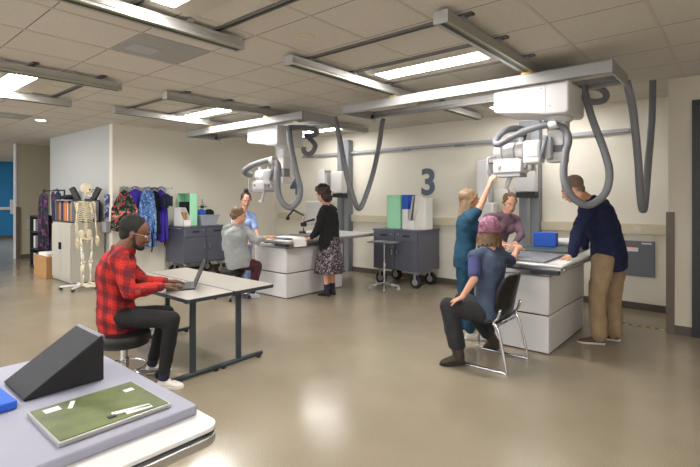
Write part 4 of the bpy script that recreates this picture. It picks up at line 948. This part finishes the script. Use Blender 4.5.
def person(label, root, fdir, J, skin, parts, hs=1.0, head_f=None, head_up=(0, 0, 1), female=False, hands=None, hscale=1., vox=.0065, face=True, liph='lip'):
    fx = V(fdir).normalized(); rz = math.atan2(fx.y, fx.x)-PI/2
    t = thing('person', label, 'person', (root[0], root[1], 0), rz)
    g = lambda k: V(J[k])
    S_, F_, U_ = head_frame(head_f or fdir, head_up); hc = g('head'); ax = (S_, F_, U_)
    hp = lambda x, y, z: hc+(S_*x+F_*y+U_*z)*hs
    body = MB()
    # head
    body.ell(hp(0, -.012, .035), (.074*hs, .094*hs, .084*hs), ax, 24, 16)
    body.ell(hp(0, .025, -.02), (.060*hs, .066*hs, .082*hs), ax, 20, 14)
    body.ell(hp(0, .052, -.085), (.034*hs, .032*hs, .026*hs), ax); body.ell(hp(.034, .02, -.06), (.024*hs, .045*hs, .03*hs), ax); body.ell(hp(-.034, .02, -.06), (.024*hs, .045*hs, .03*hs), ax)
    body.chain([hp(0, .084, .012), hp(0, .100, -.018), hp(0, .103, -.032)], [.009*hs, .0105*hs, .0125*hs], 10)
    body.ell(hp(.013, .092, -.034), .009*hs).ell(hp(-.013, .092, -.034), .009*hs)
    body.ell(hp(0, .083, .022), (.042*hs, .012*hs, .009*hs), ax)
    body.ell(hp(.028, .062, -.028), (.022*hs, .022*hs, .018*hs), ax).ell(hp(-.028, .062, -.028), (.022*hs, .022*hs, .018*hs), ax)
    body.ell(hp(0, .083, -.062), (.022*hs, .012*hs, .012*hs), ax)
    for s in (-1, 1): body.ell(hp(s*.074, -.012, -.008), (.009*hs, .018*hs, .032*hs), ax)
    nk = .052 if female else .062
    body.chain([hp(0, -.02, -.055), g('neck')], [nk*hs*.98, nk*hs*1.12])
    # trunk and limbs kept just inside the clothes
    shR, shL, hR, hL, pe, ch = g('shR'), g('shL'), g('hipR'), g('hipL'), g('pelvis'), g('chest')
    sv = (shR-shL).normalized(); hv = (hR-hL).normalized()
    sw = (shR-shL).length/2; hw = (hR-hL).length/2
    up = (g('neck')-pe).normalized()
    wa = g('waist') if 'waist' in J else (pe+ch)/2
    def fr(side, upv): 
        q = (side-upv*side.dot(upv)).normalized(); return q, upv.cross(q)
    tor = J.get('torso', {})
    dp = tor.get('depth', .11 if female else .125); ww = tor.get('waist', .125 if female else .155); cw = tor.get('chest', .15 if female else .18); pw = tor.get('hip', .165 if female else .165)
    def trunk(mb, off, bottom=0., n=28):
        a0, b0 = fr(hv, (wa-pe).normalized()); a1, b1 = fr((sv+hv).normalized(), (ch-pe).normalized()); a2, b2 = fr(sv, (g('neck')-ch).normalized())
        u0 = (wa-pe).normalized()
        mb.loft([(pe-u0*(.07+bottom), a0, b0, pw*.93+off, dp*.88+off), (pe, a0, b0, pw+off, dp+off), (wa, a1, b1, ww+off, dp*.86+off), ((wa+ch)/2, a1, b1, (ww+cw)/2+off, dp*.95+off),
                 (ch, a2, b2, cw+off, dp*1.02+off), (ch.lerp(g('neck'), .55), a2, b2, min(cw, sw)*.95+off, dp*.84+off), (ch.lerp(g('neck'), .92), a2, b2, sw*.45+off, dp*.55+off)], n)
        mb.chain([shL, g('neck')-up*.015, shR], [.052+off, .05+off, .052+off])
        if female:
            for s in (-1, 1): mb.ell(ch+a2*s*.07+b2*(-dp*.62 if b2.dot(V(fdir)) < 0 else dp*.62)-up*.02, (.066+off,)*3)
    trunk(body, -.014)
    ar = J.get('arm', (.048, .040, .036, .026) if not female else (.042, .034, .031, .023)); lr = J.get('leg', (.082, .056, .052, .036))
    for s in 'RL':
        body.chain([g('sh'+s), g('el'+s)], [ar[0], ar[1]]); body.chain([g('el'+s), g('el'+s).lerp(g('wr'+s), .3), g('wr'+s)], [ar[1]*.96, ar[2], ar[3]])
        body.chain([g('hip'+s), g('kn'+s)], [lr[0]*.9, lr[1]*.9]); kn, an = g('kn'+s), g('an'+s)
        body.chain([kn, kn.lerp(an, .3), an], [lr[1]*.86, lr[2]*.9, lr[3]])
        tz = g('toe'+s); body.chain([an, V((an.x, an.y, max(tz.z+.02, an.z-.05))), tz.lerp(an, .6)-Z*.005], [lr[3]*.9, .024, .012])
        hh = (hands or {}).get(s)
        if hh:
            hand(body, g('wr'+s), hh[0], hh[1], hh[2], hscale, *hh[3:])
    bo = obj('body', body, skin, t); remesh(bo, vox, 2)
    if face:
        for s in (-1, 1):
            e = obj('eye', MB().ell(hp(s*.030, .0755, .002), (.0135*hs, .0115*hs, .008*hs), ax), 'eye', bo, smooth=2)
            obj('iris', MB().ell(hp(s*.030, .0835, .001), (.0062*hs, .005*hs, .0062*hs), ax), 'iris', e, smooth=2)
            obj('eyebrow', MB().chain([hp(s*.015, .092, .024), hp(s*.032, .087, .029), hp(s*.048, .072, .024)], [.0035*hs, .004*hs, .003*hs], 8), parts.get('browm', 'hair_brown'), bo, smooth=2)
        obj('lips', MB().chain([hp(-.020, .088, -.063), hp(0, .0965, -.060), hp(.020, .088, -.063)], [.004*hs, .006*hs, .004*hs], 8), liph, bo, smooth=2)
    # garments
    for gname, gm, spec in parts['wear']:
        mb = MB(); off = spec.get('off', .012)
        if spec['k'] == 'top':
            trunk(mb, off, spec.get('drop', .02))
            sr = spec.get('sleeve', 1.0)      # 0..1 elbow .. 2 wrist
            for s in 'RL':
                e_, w_ = g('el'+s), g('wr'+s)
                k_ = spec.get('bulk', .014)
                if sr <= 1: mb.chain([g('sh'+s), g('sh'+s).lerp(e_, sr)], [ar[0]+k_, ar[0]*.9+k_])
                elif sr > 1: mb.chain([g('sh'+s), e_, e_.lerp(w_, sr-1)], [ar[0]+k_, ar[1]+k_, ar[3]+k_*.9])
            if spec.get('hood'):
                mb.ell(g('neck')-V(fdir).normalized()*.07-up*.01, (.11, .09, .07), (sv, V(fdir).normalized(), Z))
            if spec.get('collar'):
                cc = g('neck')+up*.005; mb.cone(cc-up*.03, cc+up*.035, nk*1.45*hs, nk*1.32*hs, 20)
        elif spec['k'] == 'vest':
            trunk(mb, off, spec.get('drop', .02))
        elif spec['k'] == 'legs':
            a0, b0 = fr(hv, (wa-pe).normalized()); u0 = (wa-pe).normalized()
            if not spec.get('nopelvis'):
                mb.loft([(pe-u0*.09, a0, b0, pw*.9+off, dp*.85+off), (pe, a0, b0, pw+off, dp+off), (pe+u0*.09, a0, b0, pw*.93+off, dp*.92+off)], 24)
            k_ = spec.get('bulk', .012); end = spec.get('end', .93)
            for s in 'RL':
                kn, an = g('kn'+s), g('an'+s); hem = kn.lerp(an, end)
                mb.chain([g('hip'+s), g('hip'+s).lerp(kn, .5), kn], [lr[0]+k_, lr[0]*.86+k_, lr[1]+k_]); mb.chain([kn, hem], [lr[1]+k_, lr[3]+k_+spec.get('flare', .008)])
        elif spec['k'] == 'skirt':
            rings = []; n = 48
            for j in range(13):
                q = j/12; c_ = (pe+Z*.10).lerp(V((pe.x, pe.y, spec['hem']))+V(spec.get('shift', (0, 0, 0))), q); r_ = .150+.075*q**.8
                rings.append([c_+V((math.cos(a)*1, math.sin(a), 0))*(r_*(1+.09*q*math.sin(a*9+1)+.04*q*math.sin(a*17))) for a in [2*PI*i/n for i in range(n)]])
            mb.ring_loft(rings); obj(gname, mb, gm, t, smooth=2); continue
        o = obj(gname, mb, gm, t); remesh(o, spec.get('vox', .010), spec.get('sm', 5), spec.get('wr', .018), spec.get('wrs', .09))
    # shoes
    for s in 'RL':
        an, toe = g('an'+s), g('toe'+s); d = V((toe.x-an.x, toe.y-an.y, toe.z-(an.z-.075))); L = d.length; d = d.normalized()
        gz = an.z-.085; heel = V((an.x, an.y, gz))-V((d.x, d.y, 0)).normalized()*.055
        sd_ = V((-d.y, d.x, 0)).normalized(); upv = d.cross(sd_)*-1 if d.cross(sd_).z < 0 else d.cross(sd_)
        tot = (V((toe.x, toe.y, toe.z))-heel).length
        secs = []; bk = 1.2 if parts.get('boot') else 1.
        for q, w_, h_ in ((0, .016, .025), (.04, .030, .062), (.18, .036, .085), (.32, .036, .085), (.48, .040, .066), (.65, .047, .052), (.82, .044, .042), (.95, .028, .03), (1., .012, .018)):
            w_ *= bk; h_ *= bk; c_ = heel+d*(tot*q); secs.append([c_+sd_*w_*math.cos(a)+upv*(h_*.5+h_*.5*math.sin(a)) for a in [2*PI*i/16 for i in range(16)]])
        sh = MB().ring_loft(secs)
        if parts.get('boot'): sh.chain([an-Z*.03, an.lerp(g('kn'+s), parts['boot'])], [.052, .058])
        else: sh.chain([an-Z*.03, an-Z*.005], [.040, .041])
        so = obj('shoe', sh, parts['shoe'], t); remesh(so, .007, 3)
        sol = []
        for q, w_ in ((-.01, .022), (.05, .036), (.3, .038), (.5, .040), (.68, .050), (.85, .046), (.97, .032), (1.01, .014)):
            c_ = heel+d*(tot*q); sol.append([c_+sd_*w_*i_+upv*k_ for i_, k_ in ((-1, -.004), (1, -.004), (1, .014), (-1, .014))])
        obj('sole', MB().ring_loft(sol), parts.get('solem', 'rubber'), so, .003)
        if parts.get('sock'):
            obj('sock', MB().cone(an-Z*.02, an.lerp(g('kn'+s), parts.get('sockh', .25)), lr[3]+.007, lr[3]+.011, 18), parts['sock'], t, smooth=True)
    # hair
    h = MB(); st = parts['hair']
    if st[0] != 'none':
        if st[0] == 'short':
            k_ = st[2] if len(st) > 2 else 1.07
            h.ell(hp(0, -.033, .049), (.0765*k_*hs, .090*k_*hs, .080*k_*hs), ax, 24, 16); h.ell(hp(0, -.055, -.015), (.062*k_*hs, .050*k_*hs, .06*hs), ax)
            for s in (-1, 1): h.ell(hp(s*.066, -.012, .028), (.013*hs, .030*hs, .028*hs), ax)
        elif st[0] == 'curly':
            for k in range(70):
                a = random.uniform(0, 2*PI); b_ = random.uniform(-.75, 1); rr = math.sqrt(max(0, 1-b_*b_)); x_, y_ = rr*math.cos(a), rr*math.sin(a)
                if y_ > .2 and b_ < .55: continue
                h.ell(hp(x_*.088, -.015+y_*.098, .02+b_*.105), .034*hs, n=10, m=6)
            h.ell(hp(0, -.035, .035), (.096*hs, .10*hs, .098*hs), ax); h.ell(hp(0, -.06, -.07), (.10*hs, .065*hs, .08*hs), ax)
        elif st[0] in ('bun', 'back', 'long', 'pony'):
            h.ell(hp(0, -.031, .046), (.081*hs, .096*hs, .086*hs), ax, 24, 16); h.ell(hp(0, -.055, -.01), (.072*hs, .054*hs, .07*hs), ax)
            for s in (-1, 1): h.chain([hp(s*.050, .045, .075), hp(s*.070, .015, .035), hp(s*.072, -.03, -.01)], [.012*hs, .012*hs, .02*hs])
            if st[0] == 'bun': h.ell(hp(*st[2]), .040*hs)
            if st[0] == 'back': h.ell(hp(0, -.10, -.01), .034*hs)
            if st[0] == 'pony': h.chain([hp(0, -.1, .0), hp(.01, -.13, -.05), hp(.02, -.12, -.15)], [.03*hs, .03*hs, .015*hs])
            if st[0] == 'long':
                for k in range(11):
                    a = PI*(.98+1.04*k/10)
                    x_, y_ = math.cos(a)*.072, math.sin(a)*.075-.015
                    if st[2] < .14 or True: h.chain([hp(x_*.9, y_, .03), hp(x_*.95, y_*1.02, -.07), hp(x_*.8, y_*1.0-.02, -.07-st[2])], [.02*hs, .018*hs, .010*hs], 10)
        elif st[0] == 'cap':
            h.ell(hp(0, -.06, -.05), (.07*hs, .05*hs, .08*hs), ax)
            for k in range(9):
                a = PI*(1.0+k/8); h.chain([hp(math.cos(a)*.078, math.sin(a)*.07-.01, -.03), hp(math.cos(a)*.095, math.sin(a)*.08-.01, -.125)], [.02*hs, .012*hs], 8)
        ho = obj('hair', h, st[1], t); remesh(ho, .0065, 2, .012 if st[0] != 'short' else .004, .02)
    if st[0] == 'cap':
        cp = MB().ell(hp(0, -.022, .045), (.092*hs, .110*hs, .088*hs), ax, 24, 16).ell(hp(0, -.055, .055), (.090*hs, .085*hs, .085*hs), ax)
        co = obj('scrub_cap', cp, 'mauvecap', t); remesh(co, .008, 3, .02, .035)
        obj('cap_band', MB().cone(hp(0, -.02, -.012), hp(0, -.02, .012), .093*hs, .096*hs, 28), 'mauvecap', co, smooth=2)
    return t

def rel(a, **k): return a

# --- man in plaid shirt on the near stool
J = dict(head=P(135.5, 233.5, 3.84), neck=P(123, 250.5, 3.84), chest=P(116.5, 270, 3.84), waist=P(115, 294, 3.84), pelvis=P(117, 316, 3.84),
         shR=P(118, 260.5, 3.67), shL=P(120, 258, 4.02), elR=P(130, 292, 3.66), elL=P(143, 282, 4.05), wrR=P(162, 286, 4.0), wrL=P(166, 281.5, 4.22),
         hipR=P(120, 318, 3.75), hipL=P(120, 317, 3.93), knR=P(172, 319.5, 3.70), knL=P(167, 312.5, 4.0), anR=P(163.5, 372, 3.74), anL=P(152, 358, 4.06),
         toeR=P(184, 385, 3.78), toeL=P(171, 367.5, 4.16), torso=dict(depth=.135, waist=.15, chest=.17, hip=.16), arm=(.052, .044, .038, .028), leg=(.082, .06, .054, .036))
J['toeR'].z = .012; J['toeL'].z = .012; J['anL'].z = .1; J['anR'].z = .1
person('seated man in a red plaid shirt typing on the laptop at the grey desk', (SX, SY), (.53, .85, 0), J, 'skin_dark',
       dict(wear=[('plaid_shirt', 'plaid', dict(k='top', sleeve=1.93, off=.02, drop=.06, bulk=.018, collar=True, wr=.03, wrs=.08)), ('trousers', 'blackt', dict(k='legs', bulk=.006, end=.9, wr=.014))],
            shoe='shoew', solem='sole', sock='sock', hair=('short', 'hair_black', 1.07), browm='hair_black'), hs=1.13, head_f=(.50, .80, -.30), vox=.006,
       hands=dict(R=(P(182, 283.5, 4.15)-P(162, 286, 4.0), (0, 0, -1), -1, .28), L=(P(186, 280.5, 4.34)-P(166, 281.5, 4.22), (0, 0, -1), 1, .28)), hscale=1.08, liph='lipd')
# his glasses and beard ride on the man
man = [o for o in bpy.data.objects if o.name == 'person'][0]
S_, F_, U_ = head_frame((.50, .80, -.30)); hc = J['head']; hp = lambda x, y, z: hc+(S_*x+F_*y+U_*z)*1.13
bd = MB().ell(hp(0, .060, -.09), (.036*1.13, .033*1.13, .024*1.13), (S_, F_, U_))
for s in (-1, 1): bd.chain([hp(s*.066, -.002, -.015), hp(s*.056, .02, -.068), hp(s*.03, .05, -.092)], [.010, .014, .018], 10)
bd.chain([hp(-.022, .090, -.048), hp(0, .101, -.046), hp(.022, .090, -.048)], [.005, .0055, .005], 8)
bo = obj('beard', bd, 'hair_black', man); remesh(bo, .006, 2)
gl = MB()
for s in (-1, 1):
    gl.tube([hp(s*.033+.022*math.cos(a), .097-.006*abs(math.cos(a)), .003+.017*math.sin(a)) for a in [2*PI*k/20 for k in range(21)]], .0018, 6)
    gl.tube([hp(s*.055, .09, .008), hp(s*.078, .05, .008), hp(s*.082, -.01, .006)], .002, 6)
gl.tube([hp(-.011, .1, .004), hp(.011, .1, .004)], .002, 6); obj('glasses', gl, 'steel', man, smooth=2)

# --- leaning man in navy sweater
J = dict(head=P(572.5, 189.5, 4.93), neck=P(587, 201, 4.98), chest=P(597, 216, 5.0), waist=P(606, 236, 5.02), pelvis=P(609, 257, 5.02),
         shL=P(587, 212, 4.80), shR=P(602, 205, 5.18), elL=P(577, 235, 4.72), elR=P(586, 231, 5.28), wrL=P(572.5, 254.5, 4.74), wrR=P(584, 246.5, 5.30),
         hipL=P(603, 262, 4.93), hipR=P(615, 260, 5.1), knL=P(597, 298, 4.85), knR=P(613, 298, 5.02), anL=P(599, 334, 4.86), anR=P(614, 334, 4.98),
         toeL=P(579, 342, 4.88), toeR=P(600, 342, 5.1), torso=dict(depth=.155, waist=.185, chest=.205, hip=.175), arm=(.058, .05, .042, .030), leg=(.098, .07, .062, .04))
for k in ('anL', 'anR'): J[k].z = .1
for k in ('toeL', 'toeR'): J[k].z = .012
J['toeL'] = J['anL']+V((-.20, -.03, -.088)); J['toeR'] = J['anR']+V((-.20, .02, -.088))
person('standing man in navy sweater and khakis leaning on the near x-ray table', ((J['anL'].x+J['anR'].x)/2, (J['anL'].y+J['anR'].y)/2), (-1, -.05, 0), J, 'skin_fair',
       dict(wear=[('navy_sweater', 'navyk', dict(k='top', sleeve=1.95, off=.022, drop=.07, bulk=.02, collar=True, wr=.03)), ('khaki_trousers', 'khaki', dict(k='legs', bulk=.018, end=.99, flare=.022, wr=.03, wrs=.1))],
            shoe='shoebr', solem='sole', sock='sock', hair=('short', 'hair_grey', 1.02)), hs=1.12, head_f=(-.85, -.28, -.45), 
       hands=dict(L=((-.55, -.1, -.25), (-.1, 0, -1), 1, .25), R=((-.55, .05, -.2), (-.1, 0, -1), -1, .25)), hscale=1.08)

# --- seated woman in a cap on the sled chair
J = dict(head=P(489.5, 233, 4.46), neck=P(489, 251, 4.40), chest=P(489, 267, 4.36), waist=P(490, 287, 4.34), pelvis=P(491, 311, 4.34),
         shL=P(475, 257, 4.30), shR=P(503.5, 257, 4.46), elL=P(474, 279, 4.16), elR=P(512, 262, 4.64), wrL=P(462.5, 297, 4.22), wrR=P(517, 249, 4.82),
         hipL=P(485, 313, 4.28), hipR=P(489, 311, 4.46), knL=P(448, 306, 4.34), knR=P(462, 300, 4.68), anL=P(459, 344, 4.24), anR=P(494, 335, 4.66),
         toeL=P(444, 362, 4.25), toeR=P(485, 345, 4.7), torso=dict(depth=.115, waist=.14, chest=.155, hip=.165), arm=(.045, .037, .034, .025), leg=(.085, .062, .055, .036))
J['anL'].z = .115; J['toeL'] = J['anL']+V((-.16, -.07, -.10)); J['anR'].z = .12; J['toeR'] = J['anR']+V((-.12, .05, -.105))
person('seated woman in a mauve scrub cap and slate vest on the black chair', (-1.87, 4.2), (-.5, .86, 0), J, 'skin_fair',
       dict(wear=[('short_sleeve_shirt', 'indigo', dict(k='top', sleeve=.8, off=.008, drop=.0, bulk=.018, wr=.01)), ('vest', 'slate', dict(k='vest', off=.02, drop=.0, wr=.02)),
                  ('trousers', 'trouser', dict(k='legs', bulk=.018, end=.78, flare=.028, wr=.02))],
            shoe='boot', solem='rubber', boot=.22, sock='sock', sockh=.38, hair=('cap', 'hair_light')), hs=1.12, head_f=(-.42, .86, -.25), female=True,
       hands=dict(L=((-.5, .1, -.25), (.0, 0, -1), 1, .3), R=((-.1, .5, .12), (0, 0, -1), -1, .5)), hscale=1.0)

# --- woman in teal scrubs with raised arm
J = dict(head=P(470, 201, 5.08), neck=P(467.5, 213, 5.04), chest=P(467, 224, 5.05), waist=P(466, 238, 5.05), pelvis=P(464.5, 256, 5.05),
         shR=P(471, 219, 4.92), shL=P(467, 218, 5.22), elR=P(480.5, 206, 4.9), elL=P(476, 240, 5.25), wrR=P(488.5, 187, 4.88), wrL=P(494, 243, 5.4),
         hipR=P(466.5, 260, 4.97), hipL=P(464, 259, 5.14), knR=P(467, 292, 4.98), knL=P(464, 292, 5.14), anR=P(470, 328, 5.05), anL=P(464, 326, 5.2),
         torso=dict(depth=.105, waist=.125, chest=.145, hip=.155), leg=(.08, .056, .05, .034), arm=(.044, .036, .033, .024))
for k in ('anR', 'anL'): J[k].z = .095
J['toeR'] = J['anR']+V((.12, .10, -.083)); J['toeL'] = J['anL']+V((.12, .12, -.083))
person('blonde woman in teal scrubs reaching up to the near crane handle', (J['anR'].x, J['anR'].y), (.62, .78, 0), J, 'skin_fair',
       dict(wear=[('scrub_top', 'teal', dict(k='top', sleeve=.55, off=.014, drop=.06, bulk=.02)), ('scrub_trousers', 'teal', dict(k='legs', bulk=.018, end=.90, flare=.014, wr=.022))],
            shoe='shoew', solem='sole', sock='sock', hair=('long', 'hair_blonde', .09)), hs=1.06, head_f=(.62, .78, -.05), female=True,
       hands=dict(R=(P(491.5, 177, 4.86)-P(488.5, 187, 4.88), (.6, .75, 0), 1, .75, .6, 1.), L=((.5, .3, -.15), (0, 0, -1), 1, .3)), hscale=1.0)

# --- woman in mauve jacket behind the table
J = dict(head=P(510, 203, 6.05), neck=P(506, 215, 6.15), chest=P(502.5, 224, 6.2), waist=P(498, 238, 6.25), pelvis=P(494, 252, 6.3),
         shR=P(488, 218, 6.08), shL=P(516, 220, 6.22), elR=P(489, 233, 5.9), elL=P(521, 235, 6.1), wrR=P(503, 243, 5.75), wrL=P(515, 242.5, 5.86),
         hipR=P(489, 255, 6.22), hipL=P(499, 255, 6.36), knR=P(489, 283, 6.2), knL=P(497, 283, 6.35), anR=P(489, 310, 6.25), anL=P(496, 308, 6.4),
         torso=dict(depth=.105, waist=.125, chest=.145, hip=.155), arm=(.044, .036, .033, .024), leg=(.08, .056, .05, .034))
for k in ('anR', 'anL'): J[k].z = .095
J['toeR'] = J['anR']+V((.12, -.11, -.083)); J['toeL'] = J['anL']+V((.12, -.11, -.083))
person('woman in a mauve zip jacket leaning over the far side of the near table', (J['anR'].x, J['anR'].y), (.70, -.71, 0), J, 'skin_fair',
       dict(wear=[('mauve_jacket', 'mauve', dict(k='top', sleeve=1.9, off=.014, drop=.06, bulk=.014, collar=True)), ('dark_trousers', 'trouser', dict(k='legs', bulk=.012, end=.97))],
            shoe='shoeb', sock='sock', hair=('back', 'hair_light')), hs=1.06, head_f=(.55, -.72, -.38), female=True,
       hands=dict(R=((.5, -.15, -.1), (0, 0, -1), -1, .4), L=((.2, -.5, -.1), (0, 0, -1), 1, .4)), hscale=1.0)

# --- woman in skirt at the far table
J = dict(head=P(322.5, 194, 7.25), neck=P(326, 206, 7.3), chest=P(328, 216, 7.3), waist=P(329.5, 229, 7.3), pelvis=P(329, 243, 7.3),
         shL=P(323.5, 211, 7.18), shR=P(333, 210, 7.45), elL=P(318.5, 227, 7.15), elR=P(324, 227, 7.5), wrL=P(311.5, 237.5, 7.1), wrR=P(314, 236, 7.4),
         hipL=P(326, 248, 7.24), hipR=P(332, 247, 7.36), knL=P(326, 270, 7.24), knR=P(332, 269, 7.36), anL=P(327, 289, 7.24), anR=P(332.5, 288, 7.36),
         torso=dict(depth=.135, waist=.155, chest=.17, hip=.175), arm=(.05, .042, .038, .026), leg=(.085, .058, .054, .034))
for k in ('anR', 'anL'): J[k].z = .095
J['toeR'] = J['anR']+V((-.17, .01, -.083)); J['toeL'] = J['anL']+V((-.17, -.02, -.083))
person('standing woman in a black cardigan and long patterned skirt at the far table', (J['anR'].x, J['anR'].y), (-1, -.1, 0), J, 'skin_fair',
       dict(wear=[('skirt', 'skirt', dict(k='skirt', hem=.36)), ('black_cardigan', 'blackk', dict(k='top', sleeve=1.93, off=.02, drop=.05, bulk=.018, wr=.025))],
            shoe='shoeb', sock='sock', sockh=.3, hair=('curly', 'hair_brown')), hs=1.08, head_f=(-.9, -.15, -.35), female=True, vox=.008,
       hands=dict(L=((-.5, -.1, -.12), (0, 0, -1), 1, .3), R=((-.5, 0, -.12), (0, 0, -1), -1, .3)))

# --- seated woman in grey hoodie
J = dict(head=P(239, 216, 7.05), neck=P(236, 227, 7.02), chest=P(235.5, 236, 7.0), waist=P(236, 248, 7.0), pelvis=P(238.5, 260, 7.0),
         shL=P(226.5, 232, 7.0), shR=P(246, 231, 7.05), elL=P(226, 248, 7.12), elR=P(257, 240.5, 7.0), wrL=P(242, 243, 7.3), wrR=P(267, 237, 7.05),
         hipL=P(235, 263, 7.0), hipR=P(243, 263, 7.0), knL=P(241, 263, 7.35), knR=P(257, 266, 7.05), anL=P(234, 292, 7.3), anR=P(252, 296, 7.1),
         torso=dict(depth=.125, waist=.155, chest=.165, hip=.17), arm=(.048, .04, .036, .025), leg=(.088, .062, .055, .036))
J['anL'].z = .1; J['anR'].z = .1; J['toeR'] = J['anR']+V((.02, .15, -.088)); J['toeL'] = J['anL']+V((0, .16, -.088))
person('seated woman in a grey hoodie seen from behind at the far table', (-5.98, 4.24), (.25, .97, 0), J, 'skin_fair',
       dict(wear=[('grey_hoodie', 'hoodie', dict(k='top', sleeve=1.55, off=.026, drop=.05, bulk=.022, hood=True, wr=.03)), ('maroon_trousers', 'maroon', dict(k='legs', bulk=.016, end=.93))],
            shoe='shoel', solem='sole', sock='sock', hair=('back', 'hair_light')), hs=1.08, head_f=(.55, .8, -.3), female=True, vox=.008,
       hands=dict(L=((.5, .4, .0), (0, 0, -1), 1, .4), R=(P(276, 236, 7.1)-P(267, 237, 7.05), (0, 0, -1), -1, .3)))

# --- woman in pale blue scrubs behind her
J = dict(head=P(246, 200, 7.95), neck=P(243.5, 212, 8.0), chest=P(243, 220, 8.03), waist=P(243, 232, 8.05), pelvis=P(243, 244, 8.08),
         shR=P(235, 215.5, 8.0), shL=P(252, 216, 8.1), elR=P(234, 232, 7.85), elL=P(256, 231, 7.95), wrR=P(247, 239, 7.7), wrL=P(258, 237, 7.75),
         hipR=P(239.5, 247, 8.05), hipL=P(246.5, 247, 8.12), knR=P(239.5, 269, 8.03), knL=P(247, 269, 8.1), anR=P(239.5, 284, 8.05), anL=P(247, 284, 8.12),
         torso=dict(depth=.11, waist=.135, chest=.15, hip=.16), leg=(.082, .058, .05, .035))
for k in ('anR', 'anL'): J[k].z = .095
J['toeR'] = J['anR']+V((.10, -.12, -.083)); J['toeL'] = J['anL']+V((.10, -.12, -.083))
person('woman in pale blue scrubs with a top bun standing behind the grey hoodie', (J['anR'].x, J['anR'].y), (.66, -.75, 0), J, 'skin_fair',
       dict(wear=[('scrub_top', 'scrubs', dict(k='top', sleeve=.8, off=.016, drop=.06, bulk=.022)), ('scrub_trousers', 'scrubs', dict(k='legs', bulk=.016, end=.97))],
            shoe='shoel', solem='sole', sock='sock', hair=('bun', 'hair_brown', (0, -.03, .15))), hs=1.08, head_f=(.72, -.45, -.35), female=True, vox=.008,
       hands=dict(R=((.4, -.3, -.1), (0, 0, -1), -1, .4), L=((.3, -.4, -.1), (0, 0, -1), 1, .4)))

# ------------------------------------------------------------------ black sled chair (faces -x)
cxx, cyy = -1.85, 4.20
t = thing('sled_chair', 'black plastic chair with chrome sled legs under the woman in the cap', 'chair', (cxx, cyy, 0))
def shell(rows):
    """rows: list of (centre x, z, half width, curve)"""
    n = 12; vs = []; fs = []
    for (x, z, hw, cu) in rows:
        for i in range(n+1):
            q = i/n*2-1; vs.append(V((x-cu*q*q, cyy+q*hw, z+(.012*q*q if z < .5 else 0))))
    for j in range(len(rows)-1):
        for i in range(n): fs.append((j*(n+1)+i, j*(n+1)+i+1, (j+1)*(n+1)+i+1, (j+1)*(n+1)+i))
    return MB().add(vs, fs)
o = obj('seat', shell([(cxx-.25, .425, .17, 0), (cxx-.23, .44, .21, 0), (cxx-.1, .437, .225, 0), (cxx+.08, .43, .225, 0), (cxx+.17, .435, .21, .01)]), 'black', t, smooth=2)
o.modifiers.new('t', 'SOLIDIFY').thickness = .014
o = obj('backrest', shell([(cxx+.20, .48, .17, .03), (cxx+.215, .54, .225, .06), (cxx+.24, .66, .235, .07), (cxx+.265, .76, .225, .07), (cxx+.28, .82, .19, .06), (cxx+.285, .85, .12, .04)]), 'black', t, smooth=2)
o.modifiers.new('t', 'SOLIDIFY').thickness = .014
for s in (-1, 1):
    y = cyy+s*.245
    pts = [(cxx-.17, y-s*.03, .42), (cxx-.20, y, .38), (cxx-.23, y+s*.015, .05), (cxx-.21, y+s*.015, .012), (cxx-.1, y+s*.015, .012), (cxx+.24, y+s*.015, .012), (cxx+.27, y+s*.015, .03), (cxx+.19, y, .38), (cxx+.14, y-s*.01, .43), (cxx+.18, y-s*.005, .47), (cxx+.21, y-s*.01, .56)]
    obj('sled_leg', MB().tube(spline(pts, .02), .013, 12), 'chrome', t, smooth=2)
obj('cross_tube', MB().tube([(cxx-.19, cyy-.23, .405), (cxx-.19, cyy+.23, .405)], .01).tube([(cxx+.17, cyy-.23, .40), (cxx+.17, cyy+.23, .40)], .01), 'chrome', t, smooth=2)

# ------------------------------------------------------------------ world, camera, view
wd = bpy.data.worlds.new('World'); bpy.context.scene.world = wd; wd.use_nodes = True
wd.node_tree.nodes['Background'].inputs[0].default_value = (.9, .95, 1, 1); wd.node_tree.nodes['Background'].inputs[1].default_value = 1.6
cd = bpy.data.cameras.new('Camera'); cam = bpy.data.objects.new('Camera', cd); C.objects.link(cam)
cam.location = CAM; cam.rotation_euler = (PI/2, 0, YAW); cd.sensor_width = 36; cd.lens = 463/700*36; cd.shift_y = -36.5/700; cd.clip_start = .05
sc = bpy.context.scene; sc.camera = cam
sc.view_settings.view_transform = 'Standard'; sc.view_settings.look = 'None'; sc.view_settings.gamma = 1; sc.view_settings.use_curve_mapping = False
sc.view_settings.exposure = 1.5
